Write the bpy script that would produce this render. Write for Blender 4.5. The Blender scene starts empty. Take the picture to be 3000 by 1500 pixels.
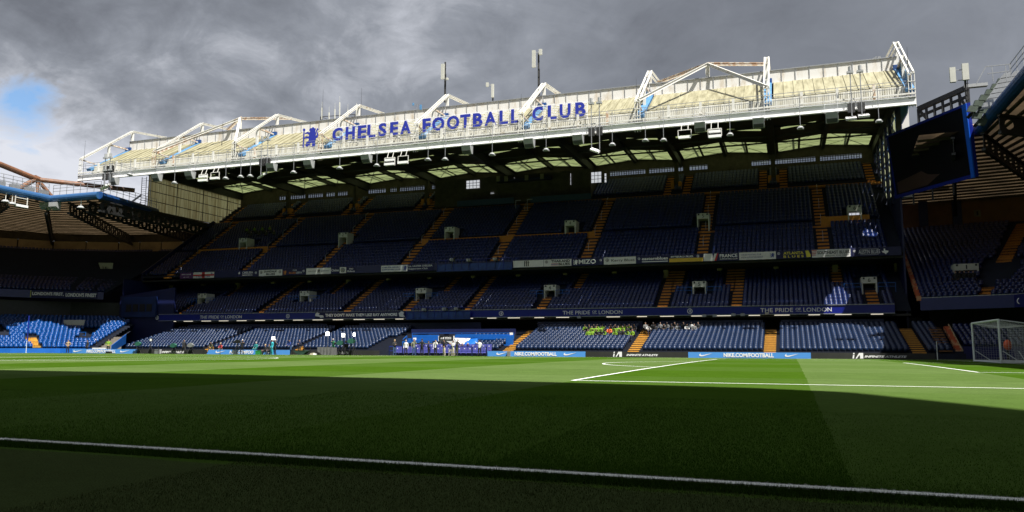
import bpy, math, random
import numpy as np
from mathutils import Vector, Matrix
random.seed(7)
S = bpy.context.scene
COL = S.collection
# ------------------------------------------------------------------ camera
CX, CY, CH, YAW, PIT, ROLL, FP = -11.3563, -5.5093, 0.9032, -0.344377, 0.117828, 0.0033666, 2266.28
Fv = Vector((math.sin(YAW)*math.cos(PIT), math.cos(YAW)*math.cos(PIT), math.sin(PIT)))
R0 = Vector((math.cos(YAW), -math.sin(YAW), 0)); U0 = R0.cross(Fv)
Rv = R0*math.cos(ROLL)+U0*math.sin(ROLL); Uv = -R0*math.sin(ROLL)+U0*math.cos(ROLL)
cam = bpy.data.objects.new('camera', bpy.data.cameras.new('camera')); COL.objects.link(cam)
cam.matrix_world = Matrix(((Rv.x, Uv.x, -Fv.x, CX), (Rv.y, Uv.y, -Fv.y, CY), (Rv.z, Uv.z, -Fv.z, CH), (0, 0, 0, 1)))
cam.data.sensor_width = 36; cam.data.lens = FP/3000*36; cam.data.clip_start = 0.1; cam.data.clip_end = 3000
S.camera = cam
CO = Vector((CX, CY, CH))
def at(px, py, ax, val):
    """survey helper: point of the known plane (x, y or z = val) measured in the photograph"""
    d = Fv + Rv*((px-1500)/FP) - Uv*((py-750)/FP)
    t = (val-CO[ax])/d[ax]
    return CO + d*t
# ------------------------------------------------------------------ light
W = bpy.data.worlds.new('World'); S.world = W; W.use_nodes = True
S.view_settings.view_transform = 'Standard'; S.view_settings.look = 'None'; S.view_settings.gamma = 1
S.view_settings.use_curve_mapping = False; S.view_settings.exposure = 1.05
SUNL = Vector((-.43, .36, -1)).normalized()
sd = bpy.data.lights.new('sun', 'SUN'); sd.energy = 5.0; sd.angle = math.radians(.5); sd.color = (1, .965, .9)
so = bpy.data.objects.new('sun', sd); COL.objects.link(so); so.location = (0, 0, 80)
so.rotation_euler = SUNL.to_track_quat('-Z', 'Y').to_euler()
def world():
    nt = W.node_tree; N = nt.nodes; L = nt.links; N.clear()
    out = N.new('ShaderNodeOutputWorld'); bg = N.new('ShaderNodeBackground'); bg.inputs[1].default_value = 0.15
    sky = N.new('ShaderNodeTexSky'); sky.sky_type = 'NISHITA'; sky.sun_disc = False
    sky.sun_elevation = math.asin(-SUNL.z); sky.sun_rotation = math.atan2(-SUNL.x, -SUNL.y)
    tc = N.new('ShaderNodeTexCoord'); sx = N.new('ShaderNodeSeparateXYZ'); L.new(tc.outputs['Generated'], sx.inputs[0])
    def m(op, a, b=None, c=None, clamp=False):
        n = N.new('ShaderNodeMath'); n.operation = op; n.use_clamp = clamp
        for i, v in enumerate((a, b, c)):
            if v is None: continue
            if isinstance(v, (int, float)): n.inputs[i].default_value = v
            else: L.new(v, n.inputs[i])
        return n.outputs[0]
    z = m('ADD', m('MAXIMUM', sx.outputs[2], 0.0), 0.42)
    cb = N.new('ShaderNodeCombineXYZ'); L.new(m('DIVIDE', sx.outputs[0], z), cb.inputs[0]); L.new(m('DIVIDE', sx.outputs[1], z), cb.inputs[1])
    def noise(scale, det, off, rough=.5, dist=0):
        mp = N.new('ShaderNodeMapping'); mp.inputs['Location'].default_value = off; L.new(cb.outputs[0], mp.inputs[0])
        n = N.new('ShaderNodeTexNoise'); n.inputs['Scale'].default_value = scale; n.inputs['Detail'].default_value = det
        n.inputs['Roughness'].default_value = rough; n.inputs['Distortion'].default_value = dist; L.new(mp.outputs[0], n.inputs[0]); return n.outputs[0]
    n1 = noise(2.3, 9, (3.1, 1.7, 0), .6, .7); n2 = noise(1.1, 5, (7.3, 2.2, 0), .5); n3 = noise(9, 8, (1.3, 9.2, 0), .62, .5)
    nz = N.new('ShaderNodeVectorMath'); nz.operation = 'NORMALIZE'; L.new(tc.outputs['Generated'], nz.inputs[0])
    def lobe(px, py, wid, amp):
        d = (Fv+Rv*((px-1500)/FP)-Uv*((py-750)/FP)).normalized(); vm = N.new('ShaderNodeVectorMath'); vm.operation = 'DISTANCE'
        L.new(nz.outputs[0], vm.inputs[0]); vm.inputs[1].default_value = d
        q = m('DIVIDE', m('ADD', vm.outputs['Value'], m('MULTIPLY', m('SUBTRACT', n1, .5), wid*1.1)), wid)
        return m('MULTIPLY', m('POWER', 2.718, m('MULTIPLY', m('MULTIPLY', q, q), -1)), amp)
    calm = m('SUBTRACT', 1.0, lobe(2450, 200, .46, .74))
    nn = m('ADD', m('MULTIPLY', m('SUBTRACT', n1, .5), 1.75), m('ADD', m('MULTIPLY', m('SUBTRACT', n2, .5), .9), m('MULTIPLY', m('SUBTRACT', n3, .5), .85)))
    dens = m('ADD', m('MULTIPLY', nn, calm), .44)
    # heavier and thinner parts of the cloud deck
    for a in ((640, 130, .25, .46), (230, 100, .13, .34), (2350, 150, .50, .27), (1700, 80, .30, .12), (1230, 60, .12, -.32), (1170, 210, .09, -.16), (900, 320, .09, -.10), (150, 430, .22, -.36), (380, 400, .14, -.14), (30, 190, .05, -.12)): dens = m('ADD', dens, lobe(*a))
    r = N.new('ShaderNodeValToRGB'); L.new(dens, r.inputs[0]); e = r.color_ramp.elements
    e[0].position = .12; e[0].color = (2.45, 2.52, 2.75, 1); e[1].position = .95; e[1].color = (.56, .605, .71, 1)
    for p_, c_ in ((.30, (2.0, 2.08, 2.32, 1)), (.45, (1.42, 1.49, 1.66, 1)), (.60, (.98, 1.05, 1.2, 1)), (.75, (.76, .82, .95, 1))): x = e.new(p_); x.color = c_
    hd = (Fv+Rv*((75-1500)/FP)-Uv*((295-750)/FP)).normalized(); vm = N.new('ShaderNodeVectorMath'); vm.operation = 'DISTANCE'; L.new(nz.outputs[0], vm.inputs[0]); vm.inputs[1].default_value = hd
    hole = m('ADD', m('SUBTRACT', m('DIVIDE', vm.outputs['Value'], .036), .60), m('ADD', m('MULTIPLY', m('SUBTRACT', n3, .5), 2.6), m('MULTIPLY', m('SUBTRACT', n1, .5), 3.0)))
    cov = N.new('ShaderNodeMapRange'); cov.inputs[1].default_value = -.35; cov.inputs[2].default_value = .55; L.new(hole, cov.inputs[0])
    mix = N.new('ShaderNodeMixRGB'); L.new(cov.outputs[0], mix.inputs[0])
    sk = N.new('ShaderNodeMixRGB'); sk.blend_type = 'MULTIPLY'; sk.inputs[0].default_value = 1; sk.inputs[2].default_value = (.46, .53, .58, 1); L.new(sky.outputs[0], sk.inputs[1])
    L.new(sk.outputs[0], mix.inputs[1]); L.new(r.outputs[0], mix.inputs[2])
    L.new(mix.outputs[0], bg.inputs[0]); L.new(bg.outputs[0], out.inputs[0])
    W.cycles.sampling_method = 'MANUAL'; W.cycles.sample_map_resolution = 512
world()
# ------------------------------------------------------------------ materials
_m = {}
def mat(name, c, rough=.6, metal=0, var=0.0, vs=3.0, bump=0.0, bs=20, emit=0, trans=0, spec=.5, stretch=None, c2=None, lo=.45, hi=.65):
    if name in _m: return _m[name]
    m = bpy.data.materials.new(name); m.use_nodes = True; nt = m.node_tree; N = nt.nodes; L = nt.links
    b = N['Principled BSDF']; b.inputs['Base Color'].default_value = (*c, 1); b.inputs['Roughness'].default_value = rough
    b.inputs['Metallic'].default_value = metal; b.inputs['Specular IOR Level'].default_value = spec
    col = None
    tc = N.new('ShaderNodeTexCoord'); mp = N.new('ShaderNodeMapping'); L.new(tc.outputs['Object'], mp.inputs[0])
    if stretch: mp.inputs['Scale'].default_value = stretch
    if var or c2:
        n = N.new('ShaderNodeTexNoise'); n.inputs['Scale'].default_value = vs; n.inputs['Detail'].default_value = 6; n.inputs['Roughness'].default_value = .6
        L.new(mp.outputs[0], n.inputs[0])
        r = N.new('ShaderNodeValToRGB'); L.new(n.outputs[0], r.inputs[0])
        r.color_ramp.elements[0].position = lo if c2 else .3; r.color_ramp.elements[1].position = hi if c2 else .7
        a = c2 if c2 else tuple(max(0, v*(1-var)) for v in c); bb = c if c2 else tuple(min(1, v*(1+var)) for v in c)
        r.color_ramp.elements[0].color = (*a, 1); r.color_ramp.elements[1].color = (*bb, 1)
        L.new(r.outputs[0], b.inputs['Base Color']); col = r.outputs[0]
    if bump:
        n = N.new('ShaderNodeTexNoise'); n.inputs['Scale'].default_value = bs; n.inputs['Detail'].default_value = 4; L.new(mp.outputs[0], n.inputs[0])
        bp_ = N.new('ShaderNodeBump'); bp_.inputs['Strength'].default_value = bump; bp_.inputs['Distance'].default_value = .02
        L.new(n.outputs[0], bp_.inputs['Height']); L.new(bp_.outputs[0], b.inputs['Normal'])
    if emit:
        b.inputs['Emission Color'].default_value = (*c, 1); b.inputs['Emission Strength'].default_value = emit
    if trans:
        t = N.new('ShaderNodeBsdfTranslucent'); mx = N.new('ShaderNodeMixShader'); mx.inputs[0].default_value = trans
        if col: L.new(col, t.inputs[0])
        else: t.inputs[0].default_value = (*c, 1)
        L.new(b.outputs[0], mx.inputs[1]); L.new(t.outputs[0], mx.inputs[2]); L.new(mx.outputs[0], N['Material Output'].inputs[0])
    _m[name] = m; return m
M = dict(
 white=mat('white_steel_paint', (.62, .61, .57), .45, var=.06, vs=1.2, c2=(.42, .36, .28), lo=.30, hi=.42),
 bright=mat('fresh_white_paint', (.80, .80, .79), .4, var=.03, vs=.8),
 parapet=mat('parapet_white_sheet', (.64, .63, .60), .5, c2=(.48, .42, .33), vs=.9, lo=.33, hi=.5, stretch=(1, 1, .35)),
 rusty=mat('rust_streaked_white_steel', (.62, .57, .5), .6, c2=(.42, .28, .18), vs=2.2, lo=.42, hi=.55),
 cream=mat('weathered_cream_sheet', (.30, .28, .18), .6, c2=(.16, .145, .08), vs=1.1, lo=.32, hi=.6, stretch=(2.2, .35, .35)),
 corr=mat('pale_corrugated_sheet', (.66, .65, .58), .5, c2=(.50, .48, .38), vs=1.2, lo=.35, hi=.6, stretch=(2, 1, .4)),
 skyblue=mat('sky_blue_steel', (.09, .24, .44), .45, c2=(.06, .17, .32), vs=1.5, lo=.35, hi=.6),
 tube=mat('weathered_blue_tube', (.022, .085, .21), .45, c2=(.08, .16, .27), vs=1.3, lo=.3, hi=.42),
 tubed=mat('dark_blue_tube', (.012, .07, .25), .45, c2=(.008, .045, .16), vs=1.3),
 dark=mat('dark_steel', (.018, .018, .018), .6, var=.3, vs=2),
 black=mat('black_paint', (.008, .008, .009), .5),
 soffit=mat('brown_black_soffit', (.048, .038, .024), .8, var=.4, vs=1.5),
 grey=mat('galvanised_steel', (.32, .33, .34), .4, .5, var=.15, vs=4),
 ltgrey=mat('light_grey_housing', (.30, .31, .31), .5, var=.08, vs=3),
 mast=mat('cream_antenna_housing', (.46, .46, .41), .5, var=.06, vs=2),
 brown=mat('brown_oxide_tube', (.20, .085, .04), .5, c2=(.13, .06, .03), vs=1.6),
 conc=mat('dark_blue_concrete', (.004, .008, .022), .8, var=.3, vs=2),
 concg=mat('grey_concrete', (.22, .20, .17), .85, var=.2, vs=2, bump=.1),
 wallb=mat('tan_wall_panel', (.34, .27, .15), .8, var=.2, vs=.6),
 orangew=mat('orange_brown_wall', (.16, .075, .025), .8, var=.25, vs=.8),
 orange=mat('orange_stair_paint', (.46, .18, .015), .7, var=.18, vs=4),
 yellow=mat('yellow_stair_paint', (.52, .28, .04), .7, var=.15, vs=4),
 redstep=mat('red_and_cream_step', (.42, .09, .03), .7, c2=(.5, .28, .14), vs=.9, lo=.45, hi=.5),
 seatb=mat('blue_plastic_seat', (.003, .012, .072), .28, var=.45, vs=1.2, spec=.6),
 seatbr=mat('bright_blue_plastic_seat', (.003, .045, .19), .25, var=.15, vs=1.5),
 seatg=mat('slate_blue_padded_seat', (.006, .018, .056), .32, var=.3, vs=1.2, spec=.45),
 seatp=mat('purple_dugout_seat', (.06, .065, .26), .4, var=.12, vs=2),
 fascia=mat('royal_blue_fascia', (.004, .010, .17), .35, var=.12, vs=.5),
 fascia2=mat('navy_balcony_front', (.004, .008, .10), .4, var=.12, vs=.5),
 navy=mat('navy_panel', (.004, .008, .055), .5, var=.15, vs=.7),
 blue=mat('bright_blue_panel', (.006, .10, .42), .45, var=.1, vs=1),
 rail=mat('blue_handrail', (.008, .02, .22), .4),
 frameb=mat('screen_blue_frame', (.004, .016, .24), .4),
 nike=mat('light_blue_board', (.075, .27, .66), .4, var=.04, vs=.3),
 nikep=mat('violet_blue_board', (.045, .06, .42), .4, var=.04, vs=.3),
 bdark=mat('charcoal_board', (.030, .030, .028), .4, var=.25, vs=.5),
 print=mat('white_print', (.8, .8, .8), .5),
 ledtxt=mat('pale_grey_lettering', (.62, .62, .64), .5),
 sign=mat('sign_blue', (.016, .028, .30), .4, var=.05, vs=1),
 bannerw=mat('white_banner_cloth', (.62, .62, .60), .8, var=.06, vs=2, bump=.2, bs=3),
 bannern=mat('navy_banner_cloth', (.010, .012, .06), .8, var=.15, vs=2, bump=.2, bs=3),
 bannery=mat('yellow_banner_cloth', (.6, .40, .05), .8, var=.1, vs=2),
 bannerl=mat('lime_banner_cloth', (.30, .34, .05), .8, var=.1, vs=2),
 bannerp=mat('purple_banner_cloth', (.10, .03, .13), .8, var=.1, vs=2),
 bannerr=mat('red_banner_print', (.45, .03, .03), .8),
 blackp=mat('black_print', (.02, .02, .025), .7),
 bluep=mat('blue_print', (.03, .05, .25), .7),
 orangep=mat('orange_print', (.5, .18, .02), .7),
 yellowp=mat('yellow_print', (.6, .52, .06), .7),
 grp=mat('green_polycarbonate_skylight', (.15, .175, .085), .5, c2=(.075, .095, .035), vs=1.3, lo=.35, hi=.62, trans=.9, stretch=(.25, 3, 1)),
 patch=mat('dull_cream_patch', (.30, .28, .18), .6, trans=.5),
 gable=mat('yellowed_translucent_sheet', (.66, .61, .31), .6, c2=(.36, .28, .11), vs=2.2, lo=.36, hi=.58, trans=.8, stretch=(1, 1.4, .07)),
 gabler=mat('pale_translucent_sheet', (.40, .42, .26), .6, c2=(.26, .28, .15), vs=.8, lo=.35, hi=.62, trans=.8, stretch=(1, 1.4, .12)),
 roofbr=mat('tan_translucent_roof_sheet', (.085, .060, .036), .6, c2=(.05, .036, .02), vs=.5, lo=.35, hi=.62, trans=.7, stretch=(1, 1, 1)),
 net=mat('white_net_cord', (.6, .62, .62), .7),
 post=mat('white_goal_post', (.7, .74, .76), .3),
 green=mat('dark_green_cover', (.012, .09, .06), .7, var=.25, vs=6),
 cloth=mat('grey_table_cloth', (.10, .10, .10), .9, var=.2, vs=3),
 lamp=mat('lit_studio_panel', (1, .98, .94), .4, emit=7.0),
 strip=mat('lit_strip_lamp', (1, .9, .72), .4, emit=.45),
 screen=mat('dark_led_screen', (.005, .005, .008), .38, spec=.25),
 screen2=mat('painted_warm_reflection', (.06, .032, .03), .4),
 floodf=mat('greenish_floodlight_housing', (.07, .09, .07), .4, var=.2, vs=3),
 vom=mat('white_portal_panel', (.52, .52, .47), .6, var=.08, vs=2),
 ground=mat('dark_green_surround_turf', (.017, .030, .008), .9, var=.2, vs=5),
)
def glass():
    m = bpy.data.materials.new('window_glass'); m.use_nodes = True; N = m.node_tree.nodes; L = m.node_tree.links
    N.remove(N['Principled BSDF']); t = N.new('ShaderNodeBsdfTransparent'); t.inputs[0].default_value = (.75, .78, .82, 1)
    g = N.new('ShaderNodeBsdfGlossy'); g.inputs['Roughness'].default_value = .05; mx = N.new('ShaderNodeMixShader'); mx.inputs[0].default_value = .08
    L.new(t.outputs[0], mx.inputs[1]); L.new(g.outputs[0], mx.inputs[2]); L.new(mx.outputs[0], N['Material Output'].inputs[0]); return m
M['glass'] = glass()
# ------------------------------------------------------------------ mesh helpers
OFF = {}
class MB:
    def __init__(s): s.v = []; s.f = []; s.mi = []; s.k = 0
    def add(s, vs, fs):
        n = len(s.v); s.v += [tuple(v) for v in vs]; s.f += [tuple(n+i for i in f) for f in fs]; s.mi += [s.k]*len(fs)
        return s
    def box(s, x0, x1, y0, y1, z0, z1):
        return s.add([(x0, y0, z0), (x1, y0, z0), (x1, y1, z0), (x0, y1, z0), (x0, y0, z1), (x1, y0, z1), (x1, y1, z1), (x0, y1, z1)],
                     [(3, 2, 1, 0), (4, 5, 6, 7), (0, 1, 5, 4), (1, 2, 6, 5), (2, 3, 7, 6), (3, 0, 4, 7)])
    def frame(s, p, q, up=(0, 0, 1)):
        p = Vector(p); q = Vector(q); d = (q-p).normalized(); u = Vector(up)
        if abs(d.dot(u)) > .98: u = Vector((0, 1, 0))
        a = d.cross(u).normalized(); b = a.cross(d).normalized(); return p, q, a, b
    def bar(s, p, q, w, h, up=(0, 0, 1)):
        p, q, a, b = s.frame(p, q, up); a = a*w/2; b = b*h/2
        return s.add([p-a-b, p+a-b, p+a+b, p-a+b, q-a-b, q+a-b, q+a+b, q-a+b],
                     [(0, 1, 2, 3), (7, 6, 5, 4), (4, 5, 1, 0), (5, 6, 2, 1), (6, 7, 3, 2), (7, 4, 0, 3)])
    def tube(s, p, q, r, n=6, r2=None):
        p, q, a, b = s.frame(p, q); r2 = r if r2 is None else r2; vs = []
        for c, rr in ((p, r), (q, r2)):
            for i in range(n): t = 2*math.pi*i/n; vs.append(c+a*(rr*math.cos(t))+b*(rr*math.sin(t)))
        return s.add(vs, [tuple((i, i+n, (i+1) % n+n, (i+1) % n)) for i in range(n)]+[tuple(range(n)), tuple(range(2*n-1, n-1, -1))])
    def ibeam(s, p, q, w, h, t=.05, up=(0, 0, 1)):
        p, q, a, b = s.frame(p, q, up); o = b*(h/2-t/2)
        s.bar(p+o, q+o, w, t, up); s.bar(p-o, q-o, w, t, up); s.bar(p, q, t, h-2*t, up); return s
    def prism(s, pts, d):
        """planar polygon (3-D points) pushed along vector d"""
        n = len(pts); d = Vector(d); P = [Vector(p) for p in pts]
        return s.add(P+[p+d for p in P], [tuple(range(n-1, -1, -1)), tuple(range(n, 2*n))]+[(i, (i+1) % n, (i+1) % n+n, i+n) for i in range(n)])
    def build(s, name, m, parent=None, **kw):
        o = (0, 0, 0)
        if parent is not None: o = OFF.get(parent.name, (0, 0, 0))
        me = bpy.data.meshes.new(name)
        me.from_pydata([(v[0]-o[0], v[1]-o[1], v[2]-o[2]) for v in s.v], [], s.f)
        for x in (m if isinstance(m, (list, tuple)) else [m]): me.materials.append(x)
        if any(s.mi): me.polygons.foreach_set('material_index', s.mi)
        me.update()
        ob = bpy.data.objects.new(name, me); COL.objects.link(ob)
        if parent is not None: ob.parent = parent; OFF[ob.name] = o
        tag(ob, **kw); return ob
def tag(o, label=None, cat=None, group=None, kind=None):
    if label: o['label'] = label
    if cat: o['category'] = cat
    if group: o['group'] = group
    if kind: o['kind'] = kind
    return o
def thing(name, label, cat, loc=(0, 0, 0), rz=0, group=None):
    o = bpy.data.objects.new(name, None); COL.objects.link(o); o.location = loc; o.rotation_euler = (0, 0, rz); o.empty_display_size = .2
    OFF[o.name] = tuple(loc) if rz == 0 else (0, 0, 0)
    return tag(o, label, cat, group)
def copy_tree(root, loc, rz=0, label=None, group=None):
    r = root.copy(); COL.objects.link(r); r.location = loc; r.rotation_euler = (0, 0, rz)
    if label: r['label'] = label
    if group: r['group'] = group
    for ch in list(root.children):
        c = ch.copy(); COL.objects.link(c); c.parent = r
        for g in ch.children:
            d = g.copy(); COL.objects.link(d); d.parent = c
    return r
def place_tree(root, loc, rz=0, label=None, group=None):
    root.location = loc; root.rotation_euler = (0, 0, rz)
    if label: root['label'] = label
    if group: root['group'] = group
    return root
def inst(name, me, loc, rz=0, parent=None, scale=None, **kw):
    ob = bpy.data.objects.new(name, me); COL.objects.link(ob)
    o = OFF.get(parent.name, (0, 0, 0)) if parent is not None else (0, 0, 0)
    ob.location = (loc[0]-o[0], loc[1]-o[1], loc[2]-o[2]); ob.rotation_euler = (0, 0, rz)
    if scale: ob.scale = scale
    if parent is not None: ob.parent = parent
    return tag(ob, **kw)
_tc = {}
def text_mesh(txt, bold=0.0, space=1.0, shear=0.0):
    key = (txt, bold, space, shear)
    if key in _tc: return _tc[key]
    cu = bpy.data.curves.new('lettering', 'FONT'); cu.body = txt; cu.offset = bold; cu.extrude = .5; cu.space_character = space; cu.shear = shear; cu.resolution_u = 3
    cu.align_x = 'LEFT'
    ob = bpy.data.objects.new('t', cu); COL.objects.link(ob); dg = bpy.context.evaluated_depsgraph_get(); dg.update()
    me = bpy.data.meshes.new_from_object(ob.evaluated_get(dg)); bpy.data.objects.remove(ob)
    v = np.empty(len(me.vertices)*3); me.vertices.foreach_get('co', v); v = v.reshape(-1, 3)
    f = [tuple(p.vertices) for p in me.polygons]
    bpy.data.meshes.remove(me)
    v[:, 0] -= v[:, 0].min(); v[:, 1] -= v[:, 1].min(); v[:, 0] /= v[:, 0].max(); v[:, 1] /= v[:, 1].max()
    _tc[key] = (v, f); return _tc[key]
def text(txt, o, r, u, w, h, m, parent=None, name='lettering', depth=.02, bold=0.0, space=1.0, shear=0.0, **kw):
    """text filling a w x h rectangle: lower-left corner o, directions r (right) and u (up)"""
    v, f = text_mesh(txt, bold, space, shear); r = Vector(r).normalized(); u = Vector(u).normalized(); n = r.cross(u); o = Vector(o)
    mb = MB(); mb.add([o+r*(a*w)+u*(b*h)+n*(c*depth+depth/2) for a, b, c in v.tolist()], f)
    return mb.build(name, m, parent, **kw)
def poly(pts, o, r, u, w, h, m, parent=None, name='emblem', depth=.02, **kw):
    r = Vector(r).normalized(); u = Vector(u).normalized(); n = r.cross(u); o = Vector(o); mb = MB()
    for P in pts: mb.prism([o+r*(a*w)+u*(b*h) for a, b in P], n*depth)
    return mb.build(name, m, parent, **kw)
def disc(c, r_, u_, rad, n=14, rin=0):
    return [(c[0]+rad*math.cos(2*math.pi*i/n), c[1]+rad*math.sin(2*math.pi*i/n)) for i in range(n)]
SWOOSH = [[(0, .28), (.03, .62), (.14, 1.0), (.10, .66), (.14, .42), (.24, .36), (1, .98), (.30, .06), (.18, 0), (.07, .06)]]
LION = [[(.30, .0), (.34, .06), (.46, .07), (.50, .20), (.62, .22), (.64, .06), (.58, .0), (.80, .0), (.84, .08), (.80, .24), (.86, .36), (.82, .5), (.86, .66), (.80, .80), (.84, .90), (.74, .93), (.66, 1.0), (.58, .95), (.46, .93), (.40, .84), (.50, .80), (.44, .74), (.30, .78), (.16, .74), (.14, .68), (.30, .68), (.42, .62), (.40, .54), (.26, .56), (.12, .50), (.10, .44), (.26, .46), (.42, .42), (.38, .30), (.24, .24), (.20, .10)],
        [(.02, .0), (.08, .0), (.10, .84), (.04, .84)], disc((.07, .90), 0, 0, .075, 8),
        [(.86, .40), (.98, .46), (1.0, .62), (.92, .76), (1.0, .86), (.94, .92), (.86, .78), (.93, .60), (.84, .50)]]
def crest(c, r, u, rad, parent, m1=None):
    """round club badge: ring with a small lion"""
    c = Vector(c); r = Vector(r).normalized(); u = Vector(u).normalized(); n = r.cross(u); mb = MB()
    N_ = 14
    for i in range(N_):
        a = 2*math.pi*i/N_; b = 2*math.pi*(i+1)/N_
        P = [c+r*(k*math.cos(t))+u*(k*math.sin(t)) for k, t in ((rad*.74, a), (rad, a), (rad, b), (rad*.74, b))]
        mb.prism(P, n*.02)
    for Pp in LION[:1]:
        mb.prism([c+r*((a-.5)*rad*.9)+u*((b-.5)*rad*1.05) for a, b in Pp], n*.02)
    return mb.build('crest', m1 or M['ledtxt'], parent)
# ================================================================== GROUND
CROWN = .1353
def gz(y): return CROWN*max(0, 1-((y-33.5)/33.5)**2)
def grass_mat():
    m = bpy.data.materials.new('mown_grass'); m.use_nodes = True; nt = m.node_tree; N = nt.nodes; L = nt.links; b = N['Principled BSDF']
    b.inputs['Roughness'].default_value = 1; b.inputs['Specular IOR Level'].default_value = 0
    tc = N.new('ShaderNodeTexCoord'); sx = N.new('ShaderNodeSeparateXYZ'); L.new(tc.outputs['Object'], sx.inputs[0])
    def mth(op, a, c=None, d=None):
        n = N.new('ShaderNodeMath'); n.operation = op
        for i, v in enumerate((a, c, d)):
            if v is None: continue
            if isinstance(v, (int, float)): n.inputs[i].default_value = v
            else: L.new(v, n.inputs[i])
        return n.outputs[0]
    wob = N.new('ShaderNodeTexNoise'); wob.inputs['Scale'].default_value = .6; wob.inputs['Detail'].default_value = 5; L.new(tc.outputs['Object'], wob.inputs[0])
    x = mth('ADD', sx.outputs[0], mth('MULTIPLY', mth('SUBTRACT', wob.outputs[0], .5), .10))
    # mower bands across the pitch: 5.5 m inside the box, 7 m outside
    inb = mth('GREATER_THAN', x, -16.5); fa = mth('GREATER_THAN', mth('FRACT', mth('DIVIDE', mth('MULTIPLY', x, -1), 11.0)), .5)
    fb = mth('LESS_THAN', mth('FRACT', mth('DIVIDE', mth('SUBTRACT', mth('MULTIPLY', x, -1), 16.5), 14.0)), .5)
    band = mth('ADD', mth('MULTIPLY', inb, fa), mth('MULTIPLY', mth('SUBTRACT', 1, inb), fb))
    y = mth('ADD', sx.outputs[1], mth('MULTIPLY', mth('SUBTRACT', wob.outputs[0], .5), .25))
    yb = mth('LESS_THAN', mth('FRACT', mth('DIVIDE', y, 11.17)), .5)
    f = mth('ADD', mth('MULTIPLY', band, .8), mth('MULTIPLY', yb, .2))
    fade = N.new('ShaderNodeMapRange'); fade.inputs[1].default_value = 2; fade.inputs[2].default_value = 14; fade.inputs[3].default_value = .22; fade.inputs[4].default_value = 1; L.new(sx.outputs[1], fade.inputs[0])  # bands painted fainter near the camera in place of view-dependent nap sheen
    f = mth('ADD', mth('MULTIPLY', mth('SUBTRACT', f, .30), fade.outputs[0]), .30)
    n = N.new('ShaderNodeTexNoise'); n.inputs['Scale'].default_value = 14; n.inputs['Detail'].default_value = 8; n.inputs['Roughness'].default_value = .72; L.new(tc.outputs['Object'], n.inputs[0])
    n2 = N.new('ShaderNodeTexNoise'); n2.inputs['Scale'].default_value = 1.1; n2.inputs['Detail'].default_value = 7; n2.inputs['Roughness'].default_value = .65; L.new(tc.outputs['Object'], n2.inputs[0])
    mx = N.new('ShaderNodeMixRGB'); mx.inputs[1].default_value = (.036, .078, .006, 1); mx.inputs[2].default_value = (.076, .118, .034, 1); L.new(f, mx.inputs[0])
    # a darker, duller run-off strip outside the touchline
    out_ = mth('LESS_THAN', mth('ADD', sx.outputs[1], mth('MULTIPLY', wob.outputs[0], .3)), -.30)
    mo = N.new('ShaderNodeMixRGB'); mo.inputs[2].default_value = (.046, .064, .022, 1); L.new(out_, mo.inputs[0]); L.new(mx.outputs[0], mo.inputs[1])
    hv = N.new('ShaderNodeHueSaturation'); L.new(mo.outputs[0], hv.inputs['Color'])
    L.new(mth('ADD', mth('MULTIPLY', n.outputs[0], .9), mth('ADD', mth('MULTIPLY', n2.outputs[0], .5), .30)), hv.inputs['Value'])
    L.new(hv.outputs[0], b.inputs['Base Color'])
    bu = N.new('ShaderNodeBump'); bu.inputs['Strength'].default_value = .6; bu.inputs['Distance'].default_value = .03
    n3 = N.new('ShaderNodeTexNoise'); n3.inputs['Scale'].default_value = 60; n3.inputs['Detail'].default_value = 3; L.new(tc.outputs['Object'], n3.inputs[0])
    L.new(n3.outputs[0], bu.inputs['Height']); L.new(bu.outputs[0], b.inputs['Normal'])
    return m
M['grass'] = grass_mat()
mb = MB(); ys = [-9+i*1.0 for i in range(80)]; xs = [-109.0, 5.5]
for i, y in enumerate(ys[:-1]):
    y2 = ys[i+1]
    mb.add([(xs[0], y, gz(y)), (xs[1], y, gz(y)), (xs[1], y2, gz(y2)), (xs[0], y2, gz(y2))], [(0, 1, 2, 3)])
mb.build('pitch', M['grass'], kind='structure')
MB().add([(-2500, -2500, -.03), (2500, -2500, -.03), (2500, 2500, -.03), (-2500, 2500, -.03)], [(0, 1, 2, 3)]).build('ground', M['ground'], kind='structure')
def line_mat():
    return mat('white_line_paint', (.80, .82, .78), .8, c2=(.50, .58, .42), vs=40, lo=.30, hi=.48)
LM = line_mat()
def strip(name, pts, w=.10, dz=.012):
    mb = MB(); P = [Vector((p[0], p[1], 0)) for p in pts]
    for a, b in zip(P, P[1:]):
        n = max(1, int((b-a).length/1.0)); d = (b-a).normalized(); s = Vector((-d.y, d.x, 0))*w/2
        for i in range(n):
            p = a+(b-a)*(i/n); q = a+(b-a)*((i+1)/n); vs = [p-s, q-s, q+s, p+s]
            mb.add([(v.x, v.y, gz(v.y)+dz) for v in vs], [(0, 1, 2, 3)])
    return mb.build(name, LM, kind='structure')
strip('touchline', [(-103, 0), (0, 0)]); strip('touchline', [(-103, 67), (0, 67)])
strip('goal_line', [(0, .06), (0, 66.94)]); strip('goal_line', [(-103, .06), (-103, 66.94)])
strip('penalty_area_line', [(-.1, 13.34), (-16.5, 13.34)]); strip('penalty_area_line', [(-16.5, 13.28), (-16.5, 53.72)]); strip('penalty_area_line', [(-16.4, 53.66), (-.1, 53.66)])
strip('penalty_area_line', [(-102.9, 13.34), (-86.5, 13.34)]); strip('penalty_area_line', [(-86.5, 13.28), (-86.5, 53.72)]); strip('penalty_area_line', [(-86.6, 53.66), (-102.9, 53.66)])
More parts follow.
